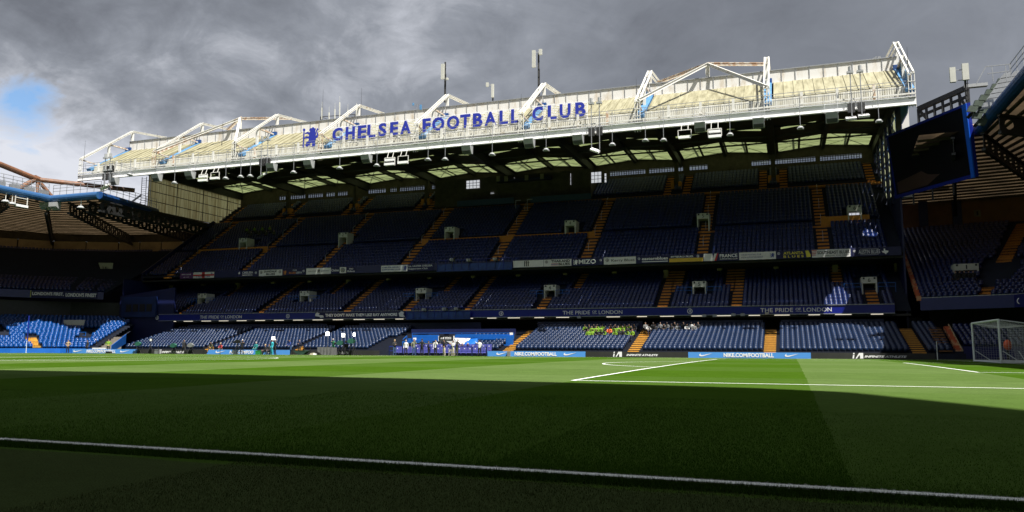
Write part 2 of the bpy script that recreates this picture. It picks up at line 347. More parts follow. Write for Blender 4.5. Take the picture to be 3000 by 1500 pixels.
strip('goal_area_line', [(-.1, 24.34), (-5.5, 24.34)]); strip('goal_area_line', [(-5.5, 24.28), (-5.5, 42.72)]); strip('goal_area_line', [(-5.4, 42.66), (-.1, 42.66)])
strip('goal_area_line', [(-97.5, 24.3), (-97.5, 42.7)]); strip('halfway_line', [(-51.5, .1), (-51.5, 66.9)])
strip('centre_circle', [(-51.5+9.15*math.cos(t*math.pi/32), 33.5+9.15*math.sin(t*math.pi/32)) for t in range(65)], dz=.016)
a0 = math.acos(-5.5/9.15)
strip('penalty_arc', [(-11+9.15*math.cos(a0+.01+(2*math.pi-2*a0-.02)*t/30), 33.5+9.15*math.sin(a0+.01+(2*math.pi-2*a0-.02)*t/30)) for t in range(31)], w=.11)
strip('penalty_arc', [(-92+9.15*math.cos(-math.pi+a0+.01+(2*math.pi-2*a0-.02)*t/30), 33.5+9.15*math.sin(-math.pi+a0+.01+(2*math.pi-2*a0-.02)*t/30)) for t in range(31)], w=.11)
# real blades where they can be told apart, close to the camera
def blades():
    rng = np.random.default_rng(3)
    def field(n, x0, x1, y0, y1, h0, h1, w):
        x = rng.uniform(x0, x1, n); y = y0+(y1-y0)*(rng.uniform(0, 1, n)**2.6 if y1 > 3 else rng.uniform(0, 1, n)); h = rng.uniform(h0, h1, n); a = rng.uniform(0, 6.283, n)
        lx = rng.normal(0, .35, n)*h; ly = rng.normal(0, .35, n)*h; z = CROWN*np.maximum(0, 1-((y-33.5)/33.5)**2)
        v = np.empty((n, 3, 3)); dx = np.cos(a)*w/2; dy = np.sin(a)*w/2
        v[:, 0] = np.c_[x-dx, y-dy, z]; v[:, 1] = np.c_[x+dx, y+dy, z]; v[:, 2] = np.c_[x+lx, y+ly, z+h]
        return v.reshape(-1, 3)
    def mk(name, v, m, **kw):
        n = len(v); me = bpy.data.meshes.new(name); me.vertices.add(n); me.vertices.foreach_set('co', v.ravel())
        me.loops.add(n); me.loops.foreach_set('vertex_index', np.arange(n, dtype=np.int32)); me.polygons.add(n//3)
        me.polygons.foreach_set('loop_start', np.arange(0, n, 3, dtype=np.int32)); me.polygons.foreach_set('loop_total', np.full(n//3, 3, dtype=np.int32))
        me.materials.append(m); me.update(calc_edges=True); o = bpy.data.objects.new(name, me); COL.objects.link(o); tag(o, **kw)
    def gmat(nm, a, b, ya=None):
        m = bpy.data.materials.new(nm); m.use_nodes = True; N = m.node_tree.nodes; L = m.node_tree.links; bs = N['Principled BSDF']; bs.inputs['Roughness'].default_value = 1; bs.inputs['Specular IOR Level'].default_value = 0
        tc = N.new('ShaderNodeTexCoord'); n = N.new('ShaderNodeTexNoise'); n.inputs['Scale'].default_value = 45; n.inputs['Detail'].default_value = 6; L.new(tc.outputs['Object'], n.inputs[0])
        r = N.new('ShaderNodeValToRGB'); r.color_ramp.elements[0].position = .35; r.color_ramp.elements[1].position = .65; r.color_ramp.elements[0].color = (*a, 1); r.color_ramp.elements[1].color = (*b, 1)
        L.new(n.outputs[0], r.inputs[0]); L.new(r.outputs[0], bs.inputs['Base Color']); return m
    v = np.concatenate([field(50000, -13.6, -11, .1, 6, .008, .018, .005), field(50000, -11, -5.2, .1, 6, .008, .018, .005), field(60000, -30, -19.5, .1, 6, .008, .018, .006), field(80000, -19.5, -11, .1, 8, .014, .028, .006)])
    # blades take the colour of the mower band they stand in
    xs = v.reshape(-1, 9)[:, 0]; inlight = (xs > -11) | (xs < -16.5); vv = v.reshape(-1, 9)
    mk('grass_blades', vv[inlight].reshape(-1, 3), gmat('pale_mown_blades', (.054, .120, .013), (.088, .172, .022)), label='short pale green grass blades along the near touchline', kind='stuff')
    mk('grass_blades', vv[~inlight].reshape(-1, 3), gmat('deep_mown_blades', (.047, .110, .010), (.081, .165, .018)), label='short deep green grass blades along the near touchline', kind='stuff')
    v = field(110000, -15.5, -6.5, -3.3, -.35, .008, .02, .005)
    mk('grass_blades', v, gmat('dull_runoff_blades', (.06, .085, .028), (.12, .145, .055)), label='worn dull green turf outside the near touchline', kind='stuff')
    v = field(60000, -19.5, -4.5, -.36, -.065, .02, .036, .005)
    mk('grass_blades', v, gmat('dark_line_side_blades', (.020, .05, .005), (.045, .085, .011)), label='dark uncut grass fringe beside the near white line', kind='stuff')
    v = np.concatenate([field(26000, -20, -4.4, -.050, .050, .012, .024, .0065), field(2200, -20, -4.4, -.068, .068, .014, .028, .0065)])
    mk('grass_blades', v, mat('white_painted_blades', (.88, .89, .86), .8, c2=(.42, .50, .38), vs=60, lo=.28, hi=.40), label='white painted grass blades forming the near touchline', kind='stuff')
blades()
# ================================================================== SEATS
def seat_geo(w=.45, hh=.80):
    prof = [(-.13, .14), (-.19, .50), (-.14, .545), (-.06, .53), (-.015, .60), (.01, hh-.05), (.035, hh), (.085, hh-.01), (.10, hh-.10), (.07, .20)]
    n = len(prof); v = []; 
    for sx in (-w/2, w/2): v += [(sx, y, z) for y, z in prof]
    f = [tuple(range(n-1, -1, -1)), tuple(range(n, 2*n))]+[(i, (i+1) % n, (i+1) % n+n, i+n) for i in range(n)]
    # dip the top corners so that the back is rounded
    v = [(x*(.86 if z > hh-.06 else 1), y, z) for x, y, z in v]
    f += []
    return np.array(v), f
SV, SF = seat_geo()
SEATME = {}
def seat_mesh(m):
    if m.name in SEATME: return SEATME[m.name]
    me = bpy.data.meshes.new('stadium_seat'); me.from_pydata([tuple(v) for v in SV], [], SF)
    me.materials.append(m); me.polygons.foreach_set('use_smooth', [True]*len(SF)); me.update(); SEATME[m.name] = me; return me
def seat_block(name, P, m, label, **kw):
    """P: list of (x, y, z, rz) - one joined mesh for seats past the individual limit"""
    P = np.array(P); n = len(P); k = len(SV); jit = np.random.default_rng(5).normal(0, .02, n)
    c = np.cos(P[:, 3]+jit)[:, None]; s = np.sin(P[:, 3]+jit)[:, None]
    vx = SV[None, :, 0]*c-SV[None, :, 1]*s+P[:, 0:1]; vy = SV[None, :, 0]*s+SV[None, :, 1]*c+P[:, 1:2]; vz = np.repeat(SV[None, :, 2], n, 0)+P[:, 2:3]
    v = np.stack([vx, vy, vz], 2).reshape(-1, 3)
    tot = np.array([len(f) for f in SF]); flat = np.concatenate([np.array(f) for f in SF])
    idx = (flat[None, :]+(np.arange(n)*k)[:, None]).ravel().astype(np.int32); lt = np.tile(tot, n); ls = np.concatenate([[0], np.cumsum(lt)[:-1]])
    me = bpy.data.meshes.new(name); me.vertices.add(n*k); me.vertices.foreach_set('co', v.ravel()); me.loops.add(len(idx)); me.loops.foreach_set('vertex_index', idx)
    me.polygons.add(len(lt)); me.polygons.foreach_set('loop_start', ls.astype(np.int32)); me.polygons.foreach_set('loop_total', lt.astype(np.int32)); me.materials.append(m); me.update(calc_edges=True)
    o = bpy.data.objects.new(name, me); COL.objects.link(o); tag(o, label=label, kind='stuff', **kw); return o
# ================================================================== MAIN GRANDSTAND (far side)
GS = thing('grandstand', 'long three-tier blue grandstand with white cantilever roof facing the camera across the pitch', 'grandstand', (-53, 71, 0))
XL, XR = -106.4, .6
FR = [.6-13.375*i for i in range(9)]
def terrace(x0, x1, y0, z0, n, tread, rise, name, m=None, parent=GS, zb=-1.2):
    prof = []
    for i in range(n):
        prof += [(y0+i*tread, z0+i*rise), (y0+(i+1)*tread, z0+i*rise)]
    v = [(x0, y, z) for y, z in prof]+[(x1, y, z) for y, z in prof]; k = len(prof)
    mb = MB(); mb.add([(x0, y0, z0+zb)]+v[:k]+[(x0, y0+n*tread, z0+(n-1)*rise-1.2)]+[(x1, y0, z0+zb)]+v[k:]+[(x1, y0+n*tread, z0+(n-1)*rise-1.2)],
      [(i, i+k+2, i+k+3, i+1) for i in range(k+1)]+[(k+1, 2*k+3, k+2, 0)]+[tuple(range(0, k+2)), tuple(range(2*k+3, k+1, -1))])
    return mb.build(name, m or M['conc'], parent)
def stairs(x, y0, z0, n, tread, rise, w=1.15, m=None, parent=GS, name='stairway', dx=0):
    mb = MB()
    for i in range(n):
        y = y0+i*tread; z = z0+i*rise
        mb.box(x-w/2, x+w/2, y-tread*.5, y-.02, z-rise+.01, z-rise*.5); mb.box(x-w/2, x+w/2, y-.015, y+tread*.48, z-.02, z+.012)
    return mb.build(name, m or M['orange'], parent)
T1 = (75.2, .49, 13, .76, .208); T2 = (84.9, 5.25, 17, .78, .41); T3 = (88.4, 11.75, 21, .735, .515); T4 = (105.0, 23.2, 7, .76, .53)
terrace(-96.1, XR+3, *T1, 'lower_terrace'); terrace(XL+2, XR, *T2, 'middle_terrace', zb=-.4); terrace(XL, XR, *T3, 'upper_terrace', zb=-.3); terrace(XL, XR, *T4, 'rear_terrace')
A1 = [-81.8, -68.1, -40.9, -26.95, -13.35, -.1]
A2 = [-96.0, -81.8, -67.9, -58.9, -50.0, -40.3, -25.4, -17.0, -2.8]
A3 = [-101.2, -87.6, -74.7, -61.0, -47.8, -35.4, -21.0, -7.4]
VU = [-92.3, -74.1, -56.6, -38.8, -21.3, -3.6]; VM = [-94.9, -76.7, -58.2, -40.0, -21.4, -2.9]
for x in A1: stairs(x, *T1, m=M['yellow'])
for x in A2:
    n = 6 if min(abs(x-v) for v in VM) < 3 else 17
    stairs(x, T2[0], T2[1], n, T2[3], T2[4])
for x in (-92.0, -73.5, -55.5, -37.0, -24.4, -18.0, -6.0): stairs(x, T2[0]+7*.78, T2[1]+7*.41, 10, T2[3], T2[4])
for x in A3: stairs(x, *T3, w=1.25)
for x in (-104.5, -93.9, -91.5, -80.6, -78.2, -67.2, -64.9, -27.3, -24.6, -14.2, -11.5, -.6): stairs(x, *T4, w=1.0)
# cross aisles (orange risers)
mb = MB(); mb.box(XL, XR, 103.85, 105.0, 22.35, 22.55).box(XL, XR, 104.93, 104.99, 22.56, 22.80); mb.build('cross_aisle', M['orange'], GS)
Ya = T3[0]+8*T3[3]; Za = T3[1]+8*T3[4]
for a, b, h in ((-101, -87.6, .9), (-87.6, -74.7, .12), (-74.7, -61, .12), (-61, -47.8, .75), (-47.8, -35.4, .75), (-35.4, -21, .12), (-21, -7.4, .10), (-7.4, -2.0, 1.2)):
    MB().box(a, b, Ya-.03, Ya-.005, Za-.5, Za-.5+h+.2).box(a, b, Ya-.03, Ya+.4, Za-.52, Za-.505).build('walkway_riser', M['orange'], GS)
# balcony fronts
mb = MB(); mb.box(-98.6, -1.0, 84.2, 84.9, 4.62, 5.55); mb.build('balcony_front', M['fascia'], GS, label='bright royal blue lower balcony front')
mb = MB(); mb.box(-97.0, .4, 87.9, 88.4, 11.1, 12.05); BF2 = mb.build('balcony_front', M['navy'], GS, label='upper balcony front hung with supporters\' banners')
MB().box(-98.6, -1, 84.12, 84.18, 4.58, 4.66).box(-98.6, -1, 84.12, 84.18, 5.53, 5.60).build('balcony_trim', M['grey'], GS)
MB().box(XL, XR, 84.9, 99, 4.35, 4.58).build('balcony_slab', M['dark'], GS)
MB().box(XL, XR, 88.4, 104, 10.85, 11.08).build('balcony_slab', M['dark'], GS)
for x, y in ((460, 933), (843, 928), (1468, 920), (2021, 912)):
    p = at(x, y, 1, 84.16); crest((p.x, 84.19, 5.08), (1, 0, 0), (0, 0, 1), .30, GS)
for a, b in ((585, 708), (1648, 1823), (2228, 2437)):
    x0 = at(a, 920, 1, 84.1).x; x1 = at(b, 910, 1, 84.1).x; w = x1-x0
    text('THE PRIDE', (x0, 84.19, 4.86), (1, 0, 0), (0, 0, 1), w*.465, .44, M['ledtxt'], GS, bold=.012)
    text('OF', (x0+w*.5, 84.19, 5.02), (1, 0, 0), (0, 0, 1), w*.075, .27, M['ledtxt'], GS, bold=.012)
    MB().box(x0+w*.5, x0+w*.585, 84.17, 84.19, 4.90, 4.94).build('underline', M['ledtxt'], GS)
    text('LONDON', (x0+w*.61, 84.19, 4.86), (1, 0, 0), (0, 0, 1), w*.39, .44, M['ledtxt'], GS, bold=.012)
for a, b in ((443, 469), (493, 518), (541, 567), (593, 620), (644, 671), (696, 724), (750, 778), (805, 833), (861, 890), (918, 948), (977, 1007), (1038, 1070), (1097, 1128), (1160, 1183), (1380, 1387), (1429, 1455), (1489, 1524), (1567, 1595), (1631, 1668), (1778, 1817), (1867, 1896), (1935, 1975), (2026, 2058), (2100, 2142), (2194, 2227), (2269, 2314), (2369, 2403), (2447, 2495), (2552, 2588)):
    x0 = at(a, 940, 1, 84.6).x; x1 = at(b, 935, 1, 84.6).x
    MB().box(x0, x1, 84.4, 84.5, 4.50, 4.57).build('strip_lamp', M['strip'], GS)
# back of the lower tier: blue wall, dark void
for a, b in ((-94, -70.5), (-65.5, -48), (-40.5, -27.6), (-25.6, -14.2), (-12.3, -2)):
    MB().box(a, b, 85.1, 85.3, 3.05, 4.05).build('rear_wall_panel', M['navy'], GS)
    MB().bar((a, 85.05, 3.1), (b, 85.05, 3.1), .04, .04).build('handrail', M['grey'], GS)
MB().box(XL, XR+2, 92, 92.3, 0, 4.4).build('concourse_wall', M['dark'], GS)
MB().box(XL, XR, 98.2, 98.5, 4.58, 10.9).build('concourse_wall', M['dark'], GS)
for x in [XL+6.69*i for i in range(17)]:
    MB().box(x-.3, x+.3, 94, 94.6, 9.5, 10.85).build('column', M['wallb'], GS); MB().box(x+2.6, x+3.6, 97.6, 98.15, 9.6, 10.8).build('column', M['wallb'], GS)
# outer shell
MB().prism([(XL-.2, 88.4, 0), (XL-.2, 110.4, 0), (XL-.2, 110.4, 22.3), (XL-.2, 105.5, 22.3), (XL-.2, 103.5, 22.9), (XL-.2, 88.4, 12.3)], (.2, 0, 0)).build('side_wall', M['navy'], GS); MB().box(XR, XR+.2, 88.4, 113, -.02, 19).build('side_wall', M['navy'], GS)
MB().box(XL-.2, XL, 84.9, 88.4, -.02, 11).build('side_wall', M['navy'], GS)
# rear wall with the glazed strip
MB().box(XL, XR, 110.5, 110.8, 0, 27.35).build('rear_wall', M['soffit'], GS)
MB().box(XL, XR, 110.5, 110.8, 28.15, 29.9).build('rear_wall', M['soffit'], GS)
wins = []
def wstrip(p0, p1, n, z0=27.36, z1=28.14):
    x0 = at(p0, 560, 1, 110.5).x; x1 = at(p1, 560, 1, 110.5).x; wins.append((x0, x1)); w = (x1-x0)/n
    for i in range(n):
        MB().box(x0+i*w+.04, x0+(i+1)*w-.04, 110.62, 110.64, z0+.03, z1-.22).build('window_pane', M['glass'], GS)
    mb = MB()
    for i in range(n+1): mb.box(x0+i*w-.04, x0+i*w+.04, 110.52, 110.7, z0, z1)
    mb.box(x0, x1, 110.5, 110.72, z1-.2, z1-.12).box(x0, x1, 110.5, 110.66, z0, z0+.04)
    rnd = random.Random(int(p0))
    for i in range(n):
        if rnd.random() < .5: mb.box(x0+i*w, x0+(i+1)*w, 110.5, 110.6, z0+.26, z0+.30)
    mb.build('window_bars', M['black'], GS)
for p0, p1, n in ((818, 895, 12), (902, 946, 7), (955, 981, 4), (989, 1018, 5), (1078, 1130, 8), (1142, 1162, 4), (1170, 1257, 13), (1264, 1328, 9), (1787, 1892, 15), (1902, 2003, 13), (2021, 2075, 6), (2204, 2262, 8), (2273, 2394, 16), (2406, 2531, 16)): wstrip(p0, p1, n)
wins.sort(); c = XL
for a, b in wins+[(XR, XR)]: MB().box(c, a, 110.5, 110.8, 27.35, 28.15).build('window_pier', M['soffit'], GS); c = b
# tall windows beside the control boxes: panes glow in place of sky behind
def tallwin(p0, p1, y0, y1):
    a = at(p0, y1, 1, 104.6); b = at(p1, y0, 1, 104.6)
    MB().box(a.x, b.x, 104.6, 104.66, a.z, b.z).build('glowing_window', mat('sky_glow_frosted_window', (.62, .63, .68), .5, emit=.42), GS)
    mb = MB(); n = max(1, round((b.x-a.x)/.55))
    for i in range(n+1): mb.box(a.x+(b.x-a.x)*i/n-.03, a.x+(b.x-a.x)*i/n+.03, 104.54, 104.6, a.z, b.z)
    for k in (.33, .66): mb.box(a.x, b.x, 104.54, 104.595, a.z+(b.z-a.z)*k-.03, a.z+(b.z-a.z)*k+.03)
    mb.build('window_bars', M['black'], GS)
for q in ((1366, 1406, 527, 553), (1437, 1448, 563, 567.5), (1732, 1762, 503, 536), (1771, 1777, 508, 534), (1671, 1673.4, 508, 541), (1506, 1508, 520, 530)): tallwin(*q)
# control boxes under the roof
MB().box(-64, -38.5, 104.7, 110.4, 22.9, 27.35).build('control_room', M['soffit'], GS)
for p0, p1, y in ((1340, 1506, 592), (1554, 1732, 580)):
    a = at(p0, y, 1, 102.4); b = at(p1, y-8, 1, 102.4); MB().box(a.x, b.x, 102.3, 102.4, a.z-.75, a.z+.15).build('parapet_panel', mat('teal_blue_parapet', (.012, .035, .075), .5, var=.2), GS)
for p0, p1, y in ((1455, 1612, 528),):
    a = at(p0, y, 1, 103.5); b = at(p1, y, 1, 103.5); MB().box(a.x, b.x, 103.4, 104.6, a.z-.3, a.z).build('camera_gantry', M['navy'], GS)
for px, py in ((1460, 523), (1483, 523), (1588, 516), (1543, 520)):
    a = at(px, py, 1, 103.3); MB().box(a.x-.28, a.x+.28, 103.2, 103.3, a.z-.45, a.z+.35).build('notice_board', M['patch'], GS)
for x, z in ((1511, 600), (1545, 597)):
    a = at(x, z, 1, 101.9); MB().box(a.x-.04, a.x+.04, 101.85, 101.93, a.z-1.2, a.z+.7).box(a.x-.04, a.x+.8, 101.85, 101.93, a.z+.6, a.z+.7).build('gate_frame', M['grey'], GS)
for x in FR[1:-1]:
    MB().box(x-.28, x+.28, 106.2, 106.8, 22.9, 28.3).build('column', M['soffit'], GS)
    MB().box(x-.75, x-.32, 105.9, 107.0, 22.9, 24.8).build('column_guard', M['orange'], GS); MB().box(x+.32, x+.75, 105.9, 107.0, 22.9, 24.8).build('column_guard', M['orange'], GS)
# portals
def portal(x, y, z, num, w=1.25, h=1.7, lean=0, parent=GS, m=None):
    mb = MB(); d = 1.7
    mb.box(x-w/2-.14, x-w/2, y-.1, y+d, z, z+h); mb.box(x+w/2, x+w/2+.14, y-.1, y+d, z, z+h); mb.box(x-w/2-.14, x+w/2+.14, y-.12, y+d, z+h, z+h+.7)
    mb.build('entrance_portal', m or M['vom'], parent)
    MB().box(x-w/2, x+w/2, y+d-.1, y+d, z-.2, z+h).build('portal_opening', M['black'], parent)
    tw = sum(.12 if c_ == '1' else .26 for c_ in num); text(num, (x-tw/2, y-.125, z+h+.14), (1, 0, 0), (0, 0, 1), tw, .44, M['blackp'], parent, name='numeral')
    MB().box(x-w/2, x-w/2+.2, y-.17, y-.125, z+h+.45, z+h+.65).box(x+w/2-.2, x+w/2, y-.17, y-.125, z+h+.45, z+h+.65).build('portal_lamp', M['black'], parent)
for i, x in enumerate(VU): portal(x, Ya, Za-.3, str(i+1))
for i, x in enumerate(VM): portal(x, T2[0]+5*.78, T2[1]+5*.41-.4, str(i+1), w=1.3, h=1.25)
MB().box(-3.6-.7, -3.6+.7, Ya+1.5, Ya+1.58, Za-.1, Za+1.5).build('glowing_window', mat('sky_glow_frosted_window', (.62, .63, .68), .5), GS)  # same glowing pane, standing in for sky light in the portal
mb = MB()
for k in range(4): mb.box(-4.3+k*.46, -4.26+k*.46, Ya+1.4, Ya+1.48, Za-.1, Za+1.5)
for k in range(3): mb.box(-4.3, -2.9, Ya+1.4, Ya+1.48, Za+.3+k*.4, Za+.34+k*.4)
mb.build('window_bars', M['black'], GS)
# seats of the three tiers
def rows(T, i0, i1, x0, x1, gaps, step=.5, off=.38):
    P = []
    for i in range(i0, i1):
        y = T[0]+i*T[3]+off; z = T[1]+i*T[4]; x = x0+.3
        while x < x1-.3:
            if not any(a < x < b for a, b in gaps(i)): P.append((x, y, z, 0))
            x += step
    return P
g1 = lambda i: [(x-.85, x+.85) for x in A1]+[(0, 0)]+([(-58.5, -47.0)] if i < 7 else [])+([(-57.5, -41.5)] if i >= 7 else [])
g2 = lambda i: [(x-.85, x+.85) for x in A2 if i < 6 or min(abs(x-v) for v in VM) > 3]+([(x-.85, x+.85) for x in (-92.0, -73.5, -55.5, -37.0, -24.4, -18.0, -6.0)] if i > 6 else [])+([(v-1.7, v+1.7) for v in VM] if 4 <= i <= 8 else [])
g3 = lambda i: [(x-.9, x+.9) for x in A3]+([(v-1.4, v+1.4) for v in VU] if 8 <= i <= 11 else [])+([(-200, 200)] if i == 8 else [])
g4 = lambda i: [(x-.8, x+.8) for x in (-104.5, -93.9, -91.5, -80.6, -78.2, -67.2, -64.9, -27.3, -24.6, -14.2, -11.5, -.6)]+[(-64, -38.5)]
P1 = rows(T1, 0, 13, -95.5, 2.6, g1); P2 = rows(T2, 0, 16, XL+4, XR-1, g2); P3 = rows(T3, 0, 20, XL+1, XR-1, g3); P4 = rows(T4, 0, 6, XL+1, XR-1, g4)
P1.sort(key=lambda p: (p[0]-CX)**2*.9+(p[1]-CY)**2)
me = seat_mesh(M['seatg'])
for p in P1[:300]:
    inst('stadium_seat', me, p[:3], 0, label='folded slate blue padded seat in the sunlit front rows of the lower tier', cat='seat', group='padded seats of the lower tier')
seat_block('stadium_seats', P1[300:], M['seatg'], 'rows of folded slate blue padded seats on the lower tier')
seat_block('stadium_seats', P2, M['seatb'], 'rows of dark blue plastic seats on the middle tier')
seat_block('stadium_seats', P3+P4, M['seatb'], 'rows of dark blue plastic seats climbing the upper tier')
# ------------------------------------------------------------------ roof
def roofpart(name): return name
RF = MB().box(XL, XR, 110.9, 111.2, 28.2, 30.2).build('roof', M['soffit'], GS)
zr = lambda x: 29.0+.65*(1-abs(((x-.6) % 13.375)/6.6875-1))
# ridge-and-furrow soffit with holes for the skylights: strips along Y
def soffit(x0, x1, y0, y1, dz=0, t=.12):
    z0 = zr(x0)+dz; z1 = zr(x1)+dz
    return [(x0, y0, z0), (x1, y0, z1), (x1, y1, z1), (x0, y1, z0), (x0, y0, z0+t), (x1, y0, z1+t), (x1, y1, z1+t), (x0, y1, z0+t)]
BF = [(3, 2, 1, 0), (4, 5, 6, 7), (0, 1, 5, 4), (1, 2, 6, 5), (2, 3, 7, 6), (3, 0, 4, 7)]
YS0, YS1 = 104.2, 110.2
mb = MB()
for b in range(8):
    xa = FR[b+1]
    for h in range(2):
        u = xa+h*6.6875; v = u+6.6875-1e-4; u += 1e-4
        mb.add(soffit(u, v, 84.3, 97.2), BF); mb.add(soffit(u, v, 98.1, YS0), BF); mb.add(soffit(u, v, YS1, 110.9), BF)
        a = u+.75 if h == 0 else u+.38; c = v-.38 if h == 0 else v-.75
        mb.add(soffit(u, a, YS0, YS1), BF); mb.add(soffit(c, v, YS0, YS1), BF); mid = (a+c)/2; mb.add(soffit(mid-.13, mid+.13, YS0, YS1), BF)
        for p, q in ((a, mid-.13), (mid+.13, c)):
            k = MB(); k.add(soffit(p, q, YS0, YS1, .02, .03)[:4], [(3, 2, 1, 0)]); k.build('skylight_panel', M['grp'], RF)
        k = MB(); k.add(soffit(u+1.2, v-1.2, 97.2, 98.1, .02, .03)[:4], [(3, 2, 1, 0)]); k.build('skylight_panel', M['grp'], RF)
        mb.add(soffit(u, u+1.2, 97.2, 98.1), BF); mb.add(soffit(v-1.2, v, 97.2, 98.1), BF)
mb.build('soffit', M['soffit'], RF)
# steelwork above the skylights throws the streaky shadows
mb = MB()
for b in range(8):
    xa = FR[b+1]
    for h in (0, 1):
        u = xa+h*6.6875
        mb.bar((u+.5, 102, 31.4), (u+6, 110, 30.3), .14, .14).bar((u+6, 103, 31.4), (u+1, 110, 30.4), .12, .12).bar((u+3.4, 101, 31), (u+3.4, 111, 30.6), .2, .2)
    for y in (103.5, 105.6, 107.6, 109.6): mb.bar((xa, y, 30.6), (xa+13.3, y, 30.6), .12, .12)
mb.build('roof_steelwork', M['grey'], RF)
for x in FR:
    MB().box(x-.35, x+.35, 84.4, 110.4, 27.9, 28.97).build('roof_beam', M['dark'], RF)
for b in range(8):
    x = FR[b+1]+6.6875; MB().box(x-.2, x+.2, 84.6, 110.4, 29.1, 29.62).build('roof_beam', M['dark'], RF)
    for y in (87, 91, 95, 99.5, 103): MB().bar((FR[b+1]+.4, y, 28.7), (FR[b]-.4, y, 28.7), .14, .2).build('purlin', M['dark'], RF)
    # small pale patches on the underside
    for k in range(4):
        for y, dz in ((86.0, 0), (89.3, 0)):
            xx = FR[b+1]+1.7+k*3.3+(0 if y < 88 else .5); zz = zr(xx)-.03
            MB().add([(xx-.42, y-.6, zr(xx-.42)-.03), (xx+.42, y-.6, zr(xx+.42)-.03), (xx+.42, y+.6, zr(xx+.42)-.03), (xx-.42, y+.6, zr(xx-.42)-.03)], [(0, 3, 2, 1)]).build('roof_patch', M['patch'], RF)
MB().box(XR+.12, XR+.2, 85.25, 89.6, 23.2, 28.6).build('gable_sun_block', M['navy'], GS)  # added plate blocking the sun gap between end girder and gable
MB().box(XR+.12, XR+.3, 85.25, 110.9, 28.65, 31.2).build('roof_closure', M['dark'], RF)  # strip added over the gable to keep sun off the upper seats
MB().box(XL, XR, 84.15, 84.3, 28.9, 30.7).build('roof_closure', M['dark'], RF)
# outer skin over the soffit (not over skylights)
MB().box(XL, XR, 84.5, 96.6, 30.9, 31.1).build('roof_deck', M['corr'], RF)
rng = random.Random(11)
sx_, sy_ = 5.7, 3.55
for b in range(8):
    x0 = FR[b+1]+.62; x1 = FR[b]-.42; n = 12; w = (x1-x0)/n
    for i in range(n):
        a = x0+i*w+.012; c = x0+(i+1)*w-.012; j = rng.uniform(-.02, .02)
        v = [(a, 78.4, 27.12+j), (c, 78.4, 27.12+j), (c, 84.2, 30.74+j), (a, 84.2, 30.74+j)]; mb = MB()
        mb.prism(v, (0, -.03, .05)); mb.bar((a+.03, 78.38, 27.2+j), (a+.03, 84.18, 30.82+j), .05, .12); mb.build('roof_sheet', M['cream'], RF)
    n = 9; w = (FR[b]-FR[b+1]-.1)/n
    for i in range(n):
        a = FR[b+1]+.05+i*w; MB().box(a+.02, a+w-.02, 84.36+rng.uniform(-.01, .01), 84.42, 30.8, 32.22).build('parapet_sheet', M['parapet'], RF)
    for i in range(n): MB().box(FR[b+1]+.05+i*w-.03, FR[b+1]+.05+i*w+.03, 84.28, 84.36, 30.78, 32.24).build('parapet_post', M['grey'], RF)
    MB().box(FR[b+1]+.02, FR[b]-.02, 84.24, 84.44, 32.24, 32.34).build('parapet_rail', M['grey'], RF)
    MB().box(FR[b+1]+.02, FR[b]-.02, 84.16, 84.3, 30.72, 30.80).build('parapet_flashing', M['white'], RF)
    # corrugated apron behind the walkway
    mb = MB(); n = 62; w = (FR[b]-FR[b+1])/n; pts = []
    for i in range(n):
        a = FR[b+1]+i*w; mb.box(a+w*.08, a+w*.80, 77.86, 77.95, 25.45, 26.92)
    mb.box(FR[b+1]+.01, FR[b]-.01, 77.95, 77.99, 25.4, 26.96)
    mb.build('apron_sheet', M['corr'], RF)
    MB().box(FR[b+1]+.01, FR[b]-.01, 78.0, 78.4, 26.86, 26.96).build('gutter', M['dark'], RF)
# main front girder and walkway
MB().box(XL-.3, XR+.3, 75.88, 75.94, 24.42, 25.12).box(XL-.3, XR+.3, 75.72, 76.1, 25.13, 25.17).box(XL-.3, XR+.3, 75.72, 76.1, 24.36, 24.41).build('front_girder', M['bright'], RF)
MB().box(XL-.3, XR+.3, 75.9, 77.8, 25.18, 25.24).box(XL-.3, XR+.3, 76.6, 76.75, 25.3, 25.5).build('walkway_deck', M['grey'], RF)
MB().box(XL-.3, XR+.3, 75.84, 76.0, 25.44, 25.58).build('upper_rail_beam', M['white'], RF)
mb = MB()
for z in (26.15, 26.55, 26.85): mb.bar((XL, 76.05, z), (XR, 76.05, z), .035, .05)
mb.build('walkway_rail', M['grey'], RF)
for i in range(33):
    x = XL+i*3.344
    if i % 4: MB().box(x-.13, x+.13, 75.9, 76.05, 25.2, 26.75).build('walkway_post', M['rusty' if i in (5, 9, 23, 31) else 'white'], RF)
for b in range(8):
    for k in range(8):
        x = FR[b+1]+.84+k*1.67; MB().bar((x, 76.05, 25.2), (x, 76.05, 26.9), .03, .03).build('rail_stanchion', M['grey'], RF)
